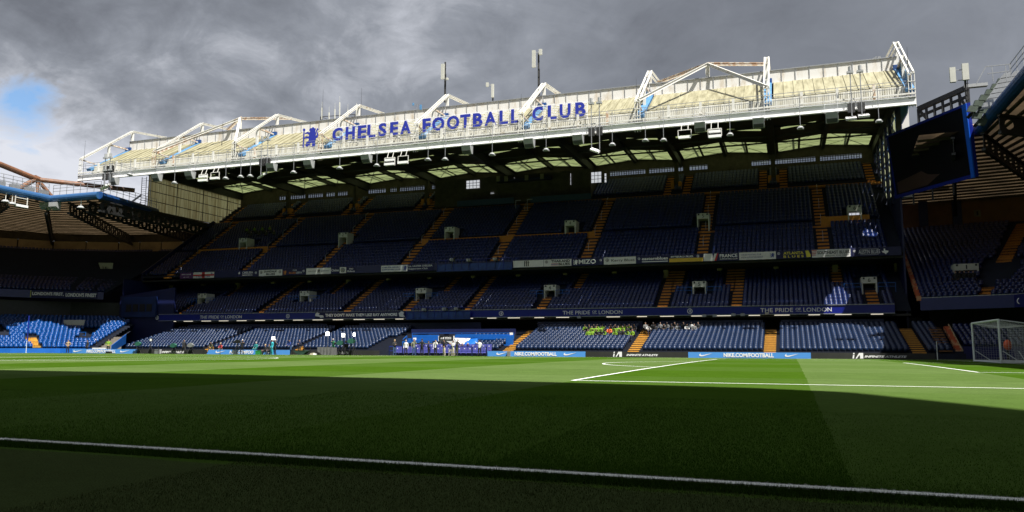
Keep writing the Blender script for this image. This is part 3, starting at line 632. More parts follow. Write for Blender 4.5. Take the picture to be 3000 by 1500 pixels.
for i, x in enumerate(FR):
    t = MB(); W2 = .22
    for s in (-W2, W2):
        t.ibeam((x+s, 76, 27.65), (x+s, 84.8, 34.05), .15, .20, .03); t.ibeam((x+s, 84.8, 34.0), (x+s, 92.3, 34.9), .15, .20, .03)
    t.bar((x, 84.8, 30.7), (x, 84.8, 34.0), .36, .3); t.bar((x, 80.6, 28.4), (x, 80.6, 30.9), .3, .26)
    for y in (78, 80.6, 83, 84.8): z = 27.65+(y-76)*.727; t.bar((x-W2, y, z), (x+W2, y, z), .12, .12)
    t.build('roof_truss', M['white'], RF, label='white box-steel roof truss')
    MB().bar((x, 80.6, 30.9), (x, 84.3, 30.95), .26, .2).build('truss_brace', M['rusty'], RF); MB().bar((x, 76.1, 27.5), (x, 80.2, 27.3), .16, .16).build('truss_brace', M['rusty'], RF)
    MB().bar((x, 84.85, 30.8), (x, 92, 34.6), .2, .2).build('truss_back_stay', M['rusty'], RF)
    mb = MB()
    for s in (-.28, .0, .28): mb.tube((x+s, 75.95, 24.15), (x+s, 75.95, 27.7), .045, 6)
    for z in (24.3, 25.0, 25.9, 26.7, 27.5): mb.box(x-.32, x+.32, 75.88, 76.02, z, z+.06)
    mb.build('front_post', M['rusty' if i in (5, 7) else 'white'], RF)
    MB().bar((x+.05, 77.3, 26.3), (x+.05, 84.6, 30.95), .8, .35).build('raking_girder', M['skyblue'], RF)
    MB().box(x-.5, x+.5, 84.0, 84.28, 30.6, 31.3).build('girder_bracket', M['tubed'], RF)
for xa in (-19.4, -86.2):
    A = Vector((xa, 84.8, 34.1)); mb = MB()
    for xn in (xa-6.7, xa+6.7):
        mb.ibeam((xn, 76, 27.7), A, .3, .34, .05)
    mb.bar((xa, 84.8, 30.8), A, .45, .4)
    mb.build('wind_brace', M['white'], RF)
    MB().ibeam(A, (xa-6.7, 90, 34.3), .3, .34, .05).ibeam(A, (xa+6.7, 88, 34.4), .3, .34, .05).build('wind_brace', M['rusty'], RF)
mb = MB().ibeam((-92.7, 76.1, 27.4), (-86.2, 85.2, 34.4), .2, .3, .05).build('wind_brace', M['rusty'], RF)
# gables
for X, m_, y0, y1, z0, z1, nm in ((XL-.05, 'gable', 88.6, 111.5, 22.4, 28.6, 'gable_panel'),):
    n = 15; w = (y1-y0)/n
    for r_ in range(4):
        za = z0+(z1-z0)*r_/4; zb = z0+(z1-z0)*(r_+1)/4
        for i in range(n):
            mb = MB(); a = y0+i*w
            for k in range(4):
                y2 = a+k*w/4; y3 = a+(k+1)*w/4-.02; xx = X-.02-(k % 2)*.05
                mb.add([(xx, y2, za+.07), (xx, y3, za+.07), (xx, y3, zb-.03), (xx, y2, zb-.03)], [(0, 1, 2, 3)])
                mb.add([(xx, y3, za+.07), (X-.02-((k+1) % 2)*.05, y3+.02, za+.07), (X-.02-((k+1) % 2)*.05, y3+.02, zb-.03), (xx, y3, zb-.03)], [(0, 1, 2, 3)])
            mb.build(nm, M[m_], GS)
    mb = MB()
    for r_ in range(5): z = z0+(z1-z0)*r_/4; mb.box(X-.01, X+.08, y0, y1, z-.05, z+.05)
    for i in range(0, n+1, 4): mb.box(X-.01, X+.05, y0+i*w-.05, y0+i*w+.05, z0, z1)
    mb.build('gable_rails', M['dark'], GS)
# right gable: glazed lattice bays
n = 5; y0, y1, z0, z1 = 89, 110.5, 18.6, 28.6
for i in range(n):
    a = y0+(y1-y0)*i/n+.5; b = y0+(y1-y0)*(i+1)/n-.5; nn = 6
    zb0 = max(z0, T3[1]+(a-88.4)*.70+1.0)
    for k in range(nn):
        za = zb0+(z1-zb0)*k/nn; zb = zb0+(z1-zb0)*(k+1)/nn
        MB().add([(XR+.1, a, za+.06), (XR+.1, b, za+.06), (XR+.1, b, zb-.06), (XR+.1, a, zb-.06)], [(0, 1, 2, 3)]).build('gable_panel', M['gabler'], GS)
    mb = MB()
    for k in range(nn+1): z = zb0+(z1-zb0)*k/nn; mb.box(XR-.05, XR+.08, a, b, z-.05, z+.05)
    for k in range(0, nn, 1):
        za = zb0+(z1-zb0)*k/nn; zb = zb0+(z1-zb0)*(k+1)/nn; mb.bar((XR, a, za), (XR, b, zb), .12, .12)
    mb.build('gable_lattice', M['tubed'], GS)
    MB().box(XR-.2, XR+.12, b, b+1.0, zb0-1, z1+.4).build('gable_post', M['navy'], GS)
ec = at(2648, 330, 1, 91).x; MB().box(ec-.5, ec+.5, 91, 92, 18, 28.6).build('end_column', M['white'], GS); MB().box(ec-1.0, ec-.52, 91.2, 91.8, 18, 28.6).build('end_column', M['skyblue'], GS)
MB().prism([(XR+.12, 77.2, 26.2), (XR+.12, 79.6, 26.0), (XR+.12, 81, 25.0), (XR+.12, 85.2, 25.0), (XR+.12, 85.2, 31.8), (XR+.12, 84.6, 31.8), (XR+.12, 77.2, 27.6)], (.12, 0, 0)).build('raking_girder', M['skyblue'], RF)  # end plate carried lower to keep stray sun off the banners
# ================================================================== ROOF SIGN
SG = thing('roof_sign', 'large blue capital letters and lion emblem on white slatted panels along the roof edge', 'sign', (-53, 76.8, 26.7))
WORDS = [('C', -65.08, -63.61), ('H', -63.14, -61.84), ('E', -61.39, -60.18), ('L', -60.03, -58.91), ('S', -58.46, -57.35), ('E', -56.84, -55.74), ('A', -55.45, -54.0),
 ('F', -52.43, -51.36), ('O', -51.15, -49.53), ('O', -49.19, -47.59), ('T', -47.46, -46.16), ('B', -45.82, -44.6), ('A', -44.33, -42.86), ('L', -42.46, -41.41), ('L', -41.02, -40.01),
 ('C', -38.42, -37.14), ('L', -36.57, -35.49), ('U', -35.15, -33.87), ('B', -33.31, -32.11)]
for ch, a, b in WORDS:
    text(ch, (a, 76.78, 26.76), (1, 0, 0), (0, 0, 1), b-a, 1.66, M['sign'], SG, name='letter', depth=.10, bold=.035)
poly(LION, (-69.5, 76.78, 26.3), (1, 0, 0), (0, 0, 1), 2.3, 2.6, M['sign'], SG, name='emblem', depth=.10)
for a, b in ((-65.2, -53.3), (-52.5, -39.9), (-38.5, -32.0)):
    mb = MB()
    for k in range(11): mb.box(a, b, 76.92, 76.96, 26.55+k*.195, 26.55+k*.195+.075)
    n = int((b-a)/1.3)
    for i in range(n+1): mb.box(a+(b-a)*i/n-.03, a+(b-a)*i/n+.03, 76.98, 77.04, 26.4, 28.7)
    mb.build('slatted_panel', M['bright'], SG)
for x in (-68.5, -62, -56, -50, -44, -37, -33):
    MB().bar((x, 77, 28.3), (x, 79.5, 27.9), .06, .06).bar((x, 77, 26.5), (x, 77.9, 26.5), .06, .06).build('sign_bracket', M['grey'], SG)
# ================================================================== THINGS ON AND UNDER THE ROOF EDGE
def edge(px): return at(px, 430, 1, 75.7).x
hung = [(380, 511), (511, 535), (661, 522), (705, 517), (733, 515), (860, 504), (995, 492), (1104, 484), (1254, 467), (1304, 466), (1442, 452), (1600, 439), (1794, 423), (1891, 411), (1944, 410), (2139, 394), (2345, 375), (2575, 355)]
hn = ['just left of the tan gable wall', 'second from the left end of the roof edge', 'just left of the close pair of pendant lamps', 'left lamp of the close pair of pendant lamps', 'right lamp of the close pair of pendant lamps',
 'just right of the lion emblem', 'below the letter C of CHELSEA', 'between the letters E and L of CHELSEA', 'below the gap before FOOTBALL', 'below the letter F of FOOTBALL', 'below the letters BA of FOOTBALL', 'below the letter L of CLUB', 'right of the hanging floodlight near the roof middle',
 'with a flat domed shade, right of the roof middle', 'left of the right-hand pair of lamp cradles', 'right of the right-hand pair of lamp cradles', 'under the second roof bay from the right', 'at the right end of the roof edge']
for (px, py), nmm in zip(hung, hn):
    p = at(px, py, 1, 75.5); t = thing('pendant_lamp', 'white pendant lamp on a pole '+nmm, 'lamp', (p.x, p.y, p.z), group='pendant lamps hanging from the roof edge')
    MB().tube((p.x, p.y, p.z+.1), (p.x, p.y, 26.6), .032, 6).bar((p.x, p.y, 26.5), (p.x, 76.0, 26.5), .05, .05).build('pole', M['grey'], t)
    mb = MB(); mb.tube((p.x, p.y, p.z-.02), (p.x, p.y, p.z+.16), .34, 10, .2); mb.box(p.x-.32, p.x+.32, p.y-.2, p.y+.25, p.z-.14, p.z-.03); mb.build('lamp_head', M['ltgrey'], t)
sp = [(334, 531), (460, 520), (557, 513), (796, 490), (905, 481), (1074, 465), (1369, 439), (1551, 420), (1694, 409), (2051, 373), (2222, 361), (2437, 345)]
sn = ['at the far left end of the roof edge', 'over the left edge of the tan gable wall', 'beside the first pair of lamp cradles', 'right of the left hanging floodlight', 'below the lion emblem', 'below the middle of CHELSEA', 'below the letters TB of FOOTBALL', 'below the letter C of CLUB', 'left of the middle hanging floodlight', 'between the two right-hand lamp cradles', 'just left of the rightmost roof bay', 'left of the right-hand floodlights']
for (px, py), nmm in zip(sp, sn):
    p = at(px, py, 1, 75.2); t = thing('hanging_speaker', 'boxy grey loudspeaker hung '+nmm, 'speaker', (p.x, p.y, p.z), group='loudspeakers hanging under the roof edge')
    v = lambda s: [(p.x+s*.55, p.y-.35, p.z-.10), (p.x+s*.55, p.y-.55, p.z+.42), (p.x+s*.55, p.y+.45, p.z+.48), (p.x+s*.55, p.y+.35, p.z-.48), (p.x+s*.5, p.y-.1, p.z-.52)]
    MB().prism(v(-1), (1.1, 0, 0)).build('speaker_box', M['ltgrey'], t)
    MB().prism([(p.x-.48, p.y-.37, p.z-.14), (p.x+.48, p.y-.37, p.z-.14), (p.x+.46, p.y-.13, p.z-.5), (p.x-.46, p.y-.13, p.z-.5)], (0, -.03, -.02)).build('speaker_grille', mat('speaker_grille', (.05, .055, .05), .8), t)
    MB().bar((p.x-.6, p.y+.1, p.z+.45), (p.x-.6, 75.9, 26.3), .03, .03).bar((p.x+.6, p.y+.1, p.z+.45), (p.x+.6, 75.9, 26.3), .03, .03).build('hanging_rod', M['grey'], t)
cr = [(595, 520, 1), (630, 514, 0), (1142, 472, 1), (1181, 467, 0), (2006, 392, 0), (2094, 389, 1)]
cn = ['left one of the pair near the left end of the roof', 'right one of the pair near the left end of the roof', 'left one of the pair below CHELSEA', 'right one of the pair below CHELSEA', 'left one of the pair on the right half of the roof', 'right one of the pair on the right half of the roof']
for (px, py, two), nmm in zip(cr, cn):
    p = at(px, py, 1, 75.4); t = thing('lamp_cradle', 'white framed floodlight cradle, '+nmm, 'floodlight', (p.x, p.y, p.z), group='framed floodlights under the roof edge')
    mb = MB(); x0, x1, z0, z1 = p.x-.68, p.x+.68, p.z-.38, p.z+.42
    for z in (z0, z1): mb.bar((x0, p.y, z), (x1, p.y, z), .07, .07)
    for x in (x0, x1): mb.bar((x, p.y, z0), (x, p.y, z1), .07, .07)
    for s in (-.35, .35): mb.bar((p.x+s, p.y, z1), (p.x+s, 75.8, 24.6), .06, .06)
    mb.build('cradle_frame', M['white'], t)
    MB().box(x0+.05, x1-.05, p.y-.25, p.y+.2, z0-.16, z0+.12).build('floodlight_head', M['bright'], t)
    if two: MB().box(x0+.08, x1-.08, p.y-.2, p.y+.2, p.z+.0, p.z+.25).build('floodlight_head', M['bright'], t)
def flood(px, py, n, rot, zt, label, Y=75.0):
    p = at(px, py, 1, Y); t = thing('hanging_floodlight', label, 'floodlight', (p.x, p.y, p.z))
    for k in range(n):
        o = (k-(n-1)/2)*1.15; mb = MB(); c = Vector((p.x+o, p.y, p.z+k*.15))
        ax = Vector((math.cos(rot), 0, math.sin(rot))); ay = Vector((0, .75, .35)).normalized()
        for i in range(3):
            for j in range(2):
                q = c+ax*((i-1)*.34)+ay*((j-.5)*.5); mb.prism([q-ax*.15-ay*.22, q+ax*.15-ay*.22, q+ax*.15+ay*.22, q-ax*.15+ay*.22], Vector((0, .1, -.18)))
        mb.build('lamp_bank', M['bright'], t)
        MB().bar(c-ax*.55, c+ax*.55, .06, .08).build('bank_frame', M['dark'], t)
    for o in (-.45, .45):
        MB().tube((p.x+o, p.y+.3, p.z+.1), (p.x+o, p.y+.3, zt), .05, 6).bar((p.x+o, p.y+.3, 25.4), (p.x+o, 76, 25.4), .06, .06).build('pole', M['grey'], t)
        MB().tube((p.x+o, p.y+.3, zt-.1), (p.x+o, p.y+.3, zt+.35), .16, 8).box(p.x+o-.3, p.x+o+.3, p.y+.1, p.y+.5, zt-.35, zt-.15).build('pole_head', M['ltgrey'], t)
        MB().box(p.x+o-.35, p.x+o+.3, p.y+.28, p.y+.6, 24.0, 24.9).build('ballast_box', M['dark'], t)
flood(305, 555, 1, .3, 27.4, 'white floodlight bank on twin poles at the left end of the white roof')
flood(768, 512, 1, .5, 27.6, 'white floodlight bank on twin poles left of the lion emblem')
flood(1743, 438, 1, -.4, 27.9, 'tilted white floodlight bank on twin poles right of the word CLUB')
flood(2512, 342, 2, 0, 28.3, 'pair of white floodlight banks on twin poles near the right end of the roof')
def panel_aerial(px, y0, y1, Y, label, panels, mast=(.12,), base=None):
    b = at(px, y1, 1, Y); tp = at(px, y0, 1, Y); t = thing('phone_mast', label, 'antenna', (b.x, b.y, b.z))
    MB().tube((b.x, Y, base or b.z), (b.x, Y, tp.z-.2), mast[0], 8).build('mast_pole', M['dark'], t)
    for dx, w, z0, z1 in panels:
        MB().box(b.x+dx-w/2, b.x+dx+w/2, Y-.45, Y-.15, z0, z1).build('antenna_panel', M['mast'], t)
        MB().bar((b.x, Y, z0+.2), (b.x+dx, Y-.2, z0+.2), .06, .06).bar((b.x, Y, z1-.2), (b.x+dx, Y-.2, z1-.2), .06, .06).build('bracket', M['grey'], t)
    mb = MB()
    for k in range(6): z = b.z+.3+k*(tp.z-b.z-.6)/6; mb.bar((b.x-.05, Y-.14, z), (b.x+.22, Y-.14, z), .04, .04)
    mb.tube((b.x+.16, Y-.05, b.z), (b.x+.16, Y-.05, (b.z+tp.z)/2+1), .035, 5); mb.build('cable_ladder', M['dark'], t)
    return t
z_ = lambda px, py, Y: at(px, py, 1, Y).z
panel_aerial(1303, 178, 300, 86, 'tall cream phone antenna on a black mast above the letters FO', [(-.22, .42, z_(1298, 234, 86), z_(1298, 190, 86)), (.45, .25, z_(1308, 236, 86), z_(1308, 231, 86))])
panel_aerial(1578, 152, 300, 86, 'pair of cream phone antenna panels on a dark mast above the letter C', [(-.55, .42, z_(1562, 200, 86), z_(1562, 151, 86)), (.35, .38, z_(1585, 163, 86), z_(1585, 147, 86))])
panel_aerial(1443, 248, 300, 88, 'small white antenna pair on the roof ridge between the two phone masts', [(-.65, .3, z_(1425, 256, 88), z_(1425, 245, 88)), (.12, .3, z_(1444, 287, 88), z_(1444, 249, 88))], (.07,))
panel_aerial(2832, 192, 300, 70, 'pair of cream phone antenna panels beside the floodlight bank at the right', [(-1.0, .45, z_(2805, 243, 70), z_(2805, 200, 70)), (0, .5, z_(2826, 238, 70), z_(2826, 190, 70))], (.09,))
t = thing('radio_aerial_cluster', 'cluster of small white aerials on a black lattice above the lion emblem', 'antenna', tuple(at(990, 360, 1, 86)))
mb = MB()
for px, y0 in ((943, 316), (964, 330), (981, 320), (995, 300), (1019, 322), (1044, 318)):
    b = at(px, 350, 1, 86); q = at(px, y0, 1, 86); mb.tube(b, q, .1, 6); mb.tube(q, q+Vector((0, 0, .9)), .02, 4)
mb.build('aerials', M['mast'], t)
a, b = at(940, 342, 1, 86), at(1048, 335, 1, 86); MB().bar(a, b, .08, .08).bar(a-Vector((0, 0, .7)), b-Vector((0, 0, .7)), .08, .08).bar(a, (a+b)/2-Vector((0, 0, 1.2)), .06, .06).bar(b, (a+b)/2-Vector((0, 0, 1.2)), .06, .06).tube(a-Vector((0, 0, 2.4)), a, .1, 6).tube(b-Vector((0, 0, 2.4)), b, .1, 6).build('lattice', M['dark'], t)
t = thing('weather_vane', 'small weather instruments on a pole above the letter A', 'antenna', tuple(at(1222, 330, 1, 80)))
b = at(1222, 345, 1, 80); q = at(1222, 306, 1, 80); MB().tube(b, q, .03, 5).bar(q+Vector((-.5, 0, .1)), q+Vector((.5, 0, -.1)), .04, .04).build('vane_pole', M['grey'], t)
MB().box(q.x-.62, q.x-.45, 79.9, 80.1, q.z-.1, q.z+.25).box(q.x+.4, q.x+.62, 79.9, 80.1, q.z-.75, q.z-.1).build('sensor', M['skyblue'], t)
for px, y0, y1, Y, lb in ((242, 413, 530, 75.9, 'thin grey whip aerial at the left end of the white roof'), (944, 262, 352, 86, 'thin whip aerial rising above the lion emblem'), (1057, 258, 352, 86, 'thin whip aerial rising above the word CHELSEA'), (1865, 231, 300, 79, 'thin whip aerial left of the right-hand roof brace'), (2660, 137, 190, 77, 'thin whip aerial at the right end of the white roof'), (455, 392, 500, 75.9, 'thin grey whip aerial over the left part of the roof'), (1527, 275, 330, 77, 'thin whip aerial standing over the letter L'), (650, 355, 420, 76, 'thin short aerial beside the second left roof truss')):
    b = at(px, y1, 1, Y); q = at(px, y0, 1, Y); MB().tube((b.x, Y, b.z), (b.x, Y, q.z), .035, 5, .012).tube((b.x, Y, b.z-.3), (b.x, Y, b.z+.5), .05, 5).build('whip_aerial', M['dark'], label=lb, cat='aerial', group='whip aerials on the roof')
p = at(2563, 172, 1, 86); t = thing('rooftop_vent', 'small grey bracket and white vent on the roof ridge near its right end', 'vent', tuple(p))
MB().box(p.x-.9, p.x-.5, 85.9, 86.1, p.z-1.4, p.z).bar((p.x-.8, 86, p.z-.3), (p.x+.2, 86, p.z+.2), .1, .1).box(p.x+.3, p.x+.6, 85.9, 86.1, p.z-1.4, p.z+.2).build('vent_body', M['grey'], t)
# ================================================================== BANNERS ON THE UPPER BALCONY
BZ0, BZ1 = 11.14, 12.0
def banner(p0, p1, cloth, label, items, z0=BZ0, z1=BZ1, Y=87.86, name='banner', sag=True):
    x0 = at(p0, 770, 1, Y).x; x1 = at(p1, 770, 1, Y).x; t = thing(name, label, 'banner', (x0, Y, z0), group='supporters banners on the upper balcony')
    n = 8; mb = MB(); rnd = random.Random(int(p0)); w = x1-x0
    for i in range(n):
        a = x0+w*i/n; b = x0+w*(i+1)/n; da = -.03*abs(math.sin(i*math.pi/2))*rnd.random()-.01; db = -.01
        mb.add([(a, Y, z0+da), (b, Y, z0+db), (b, Y, z1), (a, Y, z1), (a, Y+.02, z0+da), (b, Y+.02, z0+db), (b, Y+.02, z1), (a, Y+.02, z1)], BF)
    mb.build('cloth', M[cloth], t); h = z1-z0
    for it in items:
        k = it[0]
        if k == 't':
            _, s, a, b, c, d, m_ = it[:7]; text(s, (x0+w*a, Y-.008, z0+h*b), (1, 0, 0), (0, 0, 1), w*c, h*d, M[m_], t, bold=it[7] if len(it) > 7 else .02, depth=.01)
        elif k == 'c': crest((x0+w*it[1], Y-.004, z0+h*it[2]), (1, 0, 0), (0, 0, 1), h*it[3], t, M[it[4]])
        elif k == 'l': poly(LION, (x0+w*it[1], Y-.005, z0+h*it[2]), (1, 0, 0), (0, 0, 1), w*it[3], h*it[4], M[it[5]], t, depth=.01)
        elif k == 'b': MB().box(x0+w*it[1], x0+w*it[3], Y-.02, Y-.004, z0+h*it[2], z0+h*it[4]).build('stripe', M[it[5]], t)
        elif k == 'p': poly([it[1]], (x0, Y-.005, z0), (1, 0, 0), (0, 0, 1), w, h, M[it[2]], t, depth=.01)
    return t
banner(529, 567, 'bannerp', 'plain dark purple banner with a faint white crest strip, leftmost on the upper balcony', [('t', 'FAN CLUB', .15, .6, .7, .2, 'ledtxt'), ('t', 'E I F', .3, .15, .4, .15, 'ledtxt')])
banner(568, 629, 'bannerw', 'white banner with a red cross and red lettering on the left of the upper balcony', [('b', 0, .35, 1, .62, 'bannerr'), ('b', .42, 0, .56, 1, 'bannerr'), ('t', 'SHED BLUES', .12, .12, .7, .2, 'bluep'), ('c', .88, .75, .18, 'bluep')])
banner(697, 757, 'bannern', 'navy banner reading CHELSEA in white between two crests', [('t', 'CHELSEA', .24, .48, .52, .38, 'ledtxt'), ('t', 'PANNONICA', .24, .1, .5, .25, 'ledtxt'), ('c', .09, .6, .2, 'ledtxt'), ('c', .9, .6, .2, 'ledtxt')])
banner(760, 828, 'bannerw', 'white banner reading DUNDALK BLUES in dark letters', [('t', 'DUNDALK', .22, .55, .56, .35, 'blackp', .035), ('t', 'BLUES', .32, .1, .38, .35, 'blackp', .035), ('c', .1, .6, .24, 'blackp'), ('c', .9, .6, .24, 'blackp')])
banner(830, 895, 'bannern', 'navy banner reading LIBYA in orange and white', [('t', 'FOR', .45, .68, .18, .2, 'ledtxt'), ('t', 'BLUES', .28, .2, .3, .32, 'orangep'), ('t', 'LIBYA', .6, .2, .26, .32, 'ledtxt'), ('l', .02, .1, .14, .7, 'orangep'), ('c', .93, .6, .2, 'ledtxt')])
banner(898, 970, 'bannerw', 'pale banner with a single dark lion in its middle', [('l', .46, .25, .1, .55, 'blackp'), ('t', 'CHELSEA SUPPORTERS', .08, .45, .34, .12, 'blackp', 0), ('t', 'SINGAPORE BRANCH', .6, .45, .32, .12, 'blackp', 0)])
banner(971, 1041, 'bannern', 'navy banner reading Chelsea and West Midlands around a white square crest', [('t', 'Chelsea', .01, .35, .32, .4, 'ledtxt'), ('b', .36, .02, .63, .98, 'bannerw'), ('t', 'West', .74, .55, .18, .3, 'ledtxt'), ('t', 'Midlands', .67, .15, .32, .3, 'ledtxt')])
p = at(1004, 770, 1, 87.8); crest((p.x+.05, 87.80, 11.58), (1, 0, 0), (0, 0, 1), .30, GS, M['blackp'])
banner(1117, 1194, 'bannerw', 'pale banner reading CHELSEA ISRAELI SUPPORTERS CLUB with a blue lion', [('t', 'CHELSEA ISRAELI', .04, .58, .66, .22, 'bluep'), ('t', 'SUPPORTERS CLUB', .04, .22, .70, .22, 'bluep'), ('l', .82, .1, .15, .8, 'bluep')])
banner(1195, 1271, 'bannern', 'navy banner reading 1st. ULSTER CHELSEA Supporters Club', [('t', '1st. ULSTER CHELSEA', .03, .62, .92, .28, 'ledtxt'), ('t', 'Supporters Club', .03, .16, .74, .30, 'ledtxt')])
banner(1503, 1592, 'bannerw', 'plain white banner with a small dark square motif, right of the camera bay', [('b', .37, .12, .40, .88, 'blackp'), ('b', .43, .12, .46, .88, 'blackp'), ('b', .49, .12, .52, .88, 'blackp'), ('b', .37, .62, .55, .68, 'blackp'), ('b', .37, .90, .52, .95, 'blackp')])
banner(1593, 1674, 'bannerw', 'white banner reading THAILAND BLUES with thin flag stripes', [('t', 'THAILAND', .27, .55, .68, .38, 'blackp', .035), ('t', 'BLUES', .54, .1, .41, .36, 'blackp', .035), ('b', .27, .36, .52, .41, 'bannerr'), ('b', .27, .24, .52, .32, 'bluep'), ('b', .27, .12, .52, .17, 'bannerr'), ('c', .1, .66, .22, 'blackp')])
banner(1676, 1766, 'bannern', 'navy banner reading MIZO in large white letters', [('t', 'MIZO', .22, .18, .56, .66, 'print', .03), ('l', .04, .1, .15, .75, 'print'), ('c', .93, .66, .16, 'ledtxt')])
banner(1769, 1863, 'bannerw', 'white banner reading Kerry Blues in dark letters', [('t', 'Kerry Blues', .24, .26, .72, .46, 'blackp', .01), ('c', .11, .62, .24, 'blackp')])
banner(1866, 1959, 'bannern', 'navy banner reading easternblues over a white underline', [('t', 'easternblues', .16, .42, .82, .42, 'print', .02), ('b', .16, .14, .98, .24, 'print'), ('c', .07, .65, .17, 'ledtxt')])
banner(1961, 2060, 'bannern', 'banner reading PITTSBURGH BLUES over a yellow band', [('t', 'PITTSBURGH BLUES', .05, .62, .66, .24, 'print'), ('b', 0, .0, 1, .52, 'bannery'), ('t', 'OVER LAND AND SEA', .06, .15, .66, .20, 'ledtxt'), ('c', .85, .74, .17, 'print')])
banner(2062, 2163, 'bannern', 'banner reading FRANCE SUPPORTERS CLUB beside a white, blue and red slash', [('b', 0, 0, .26, 1, 'bannerw'), ('p', [(.24, 0), (.31, 0), (.39, 1), (.32, 1)], 'bannerw'), ('p', [(.31, 0), (.37, 0), (.43, 1), (.39, 1)], 'bannerr'), ('t', 'FRANCE', .47, .42, .51, .46, 'print', .02), ('t', 'SUPPORTERS CLUB', .47, .12, .51, .18, 'ledtxt')])
banner(2166, 2274, 'bannerw', 'pale lilac-white banner with two lines of small blue print and a blue bird', [('t', 'CHELSEA FOOTBALL CLUB', .05, .58, .55, .2, 'bluep', 0), ('t', 'WELSH SUPPORTERS GROUP', .05, .22, .6, .2, 'bluep', 0), ('l', .84, .2, .12, .6, 'bluep')])
banner(2276, 2378, 'bannern', 'navy banner reading ATLANTA BLUES in yellow', [('t', 'ATLANTA', .20, .52, .58, .36, 'yellowp', .03), ('t', 'B L U E S', .20, .08, .58, .32, 'yellowp', .03), ('p', [(.83, .95), (.92, .95), (.98, .4), (.98, .1), (.86, .06), (.85, .5)], 'yellowp'), ('c', .06, .68, .17, 'ledtxt')])
banner(2380, 2493, 'bannerw', 'white banner reading SOUTHEAST BLUES with red and white stripes', [('t', 'SOUTHEAST BLUES', .14, .40, .84, .42, 'blackp', .02)]+[('b', 0, .88-k*.2, .13-.01*k, .96-k*.2, 'bannerr') for k in range(4)]+[('t', 'ABOVE THE REST', .34, .12, .62, .14, 'blackp', 0)])
banner(2500, 2606, 'bannern', 'dark banner reading AUSTIN BLUES beside a white state outline, rightmost on the balcony', [('t', 'AUSTIN BLUES', .16, .26, .60, .52, 'ledtxt', .01), ('p', [(.80, .55), (.86, .55), (.86, .85), (.90, .85), (.90, .62), (.99, .55), (.98, .35), (.93, .25), (.92, .08), (.87, .3), (.83, .33)], 'print'), ('c', .05, .65, .16, 'ledtxt'), ('b', .2, .86, .72, .89, 'ledtxt'), ('b', .2, .12, .72, .15, 'ledtxt')])
t = banner(929, 1190, 'bannern', 'long dark banner reading THEY DON\'T MAKE THEM LIKE RAY ANYMORE on the lower balcony', [('t', "THEY DON'T MAKE THEM LIKE RAY ANYMORE", .115, .28, .80, .46, 'print', .035),
  ('p', [(0, .75), (.02, .95), (.05, .8), (.04, .55), (.09, .5), (.10, .2), (.06, .1), (.05, .3), (.0, .4)], 'ledtxt'), ('p', [(.94, .2), (.93, .7), (.96, .95), (.985, .8), (.98, .4), (1.0, .2), (.97, .12)], 'ledtxt')], 4.68, 5.56, 84.1)
t['group'] = 'supporters banners on the lower balcony'
# television camera bays on the two balconies
def tvcam(px, Y, z, label, s=1.0, ry=0):
    p = at(px, 900, 1, Y); t = thing('television_camera', label, 'camera', (p.x, Y, z), group='television cameras on the balconies')
    MB().box(p.x-.22*s, p.x+.22*s, Y-.2, Y+.5, z+.2, z+.55).tube((p.x, Y-.2, z+.38), (p.x, Y-.55, z+.38), .13*s, 8, .17*s).build('camera_body', M['ltgrey'], t)
    MB().tube((p.x, Y+.1, z+.2), (p.x-.3, Y+.4, z-.9), .03, 5).tube((p.x, Y+.1, z+.2), (p.x+.3, Y+.4, z-.9), .03, 5).tube((p.x, Y+.1, z+.2), (p.x, Y-.1, z-.9), .03, 5).build('tripod', M['dark'], t)
    MB().box(p.x+.26*s, p.x+.42*s, Y-.05, Y+.15, z+.3, z+.7).build('viewfinder', M['black'], t)
for (px, Y, z, l) in ((1323, 87.6, 12.05, 'grey television camera at the left of the upper balcony camera bay'), (1372, 87.6, 11.9, 'small grey television camera in the middle of the upper balcony bay'), (1450, 87.6, 11.9, 'grey television camera at the right of the upper balcony bay'), (1244, 83.9, 5.3, 'low grey television camera at the left of the lower balcony bay'), (1303, 83.9, 5.35, 'grey television camera in the middle of the lower balcony bay'), (1338, 83.9, 5.35, 'grey television camera at the right of the lower balcony bay')): tvcam(px, Y, z, l)
for p0, p1, Y, z0, z1 in ((1280, 1500, 87.7, 10.95, 12.1), (1192, 1378, 83.8, 4.5, 5.6)):
    a = at(p0, 900, 1, Y).x; b = at(p1, 900, 1, Y).x
    MB().box(a, b, Y, Y+.05, z0, z1-.25).box(a, b, Y-.3, Y+.3, z0-.08, z0).build('camera_bay_front', mat('mid_blue_bay_front', (.006, .035, .16), .5, var=.4, vs=1.5), GS)
    mb = MB(); n = 9
    for i in range(n+1): x = a+(b-a)*i/n; mb.bar((x, Y-.05, z0), (x, Y-.05, z1+.3), .04, .04)
    mb.bar((a, Y-.05, z1+.3), (b, Y-.05, z1+.3), .04, .04); mb.build('camera_bay_rail', M['rail'], GS)
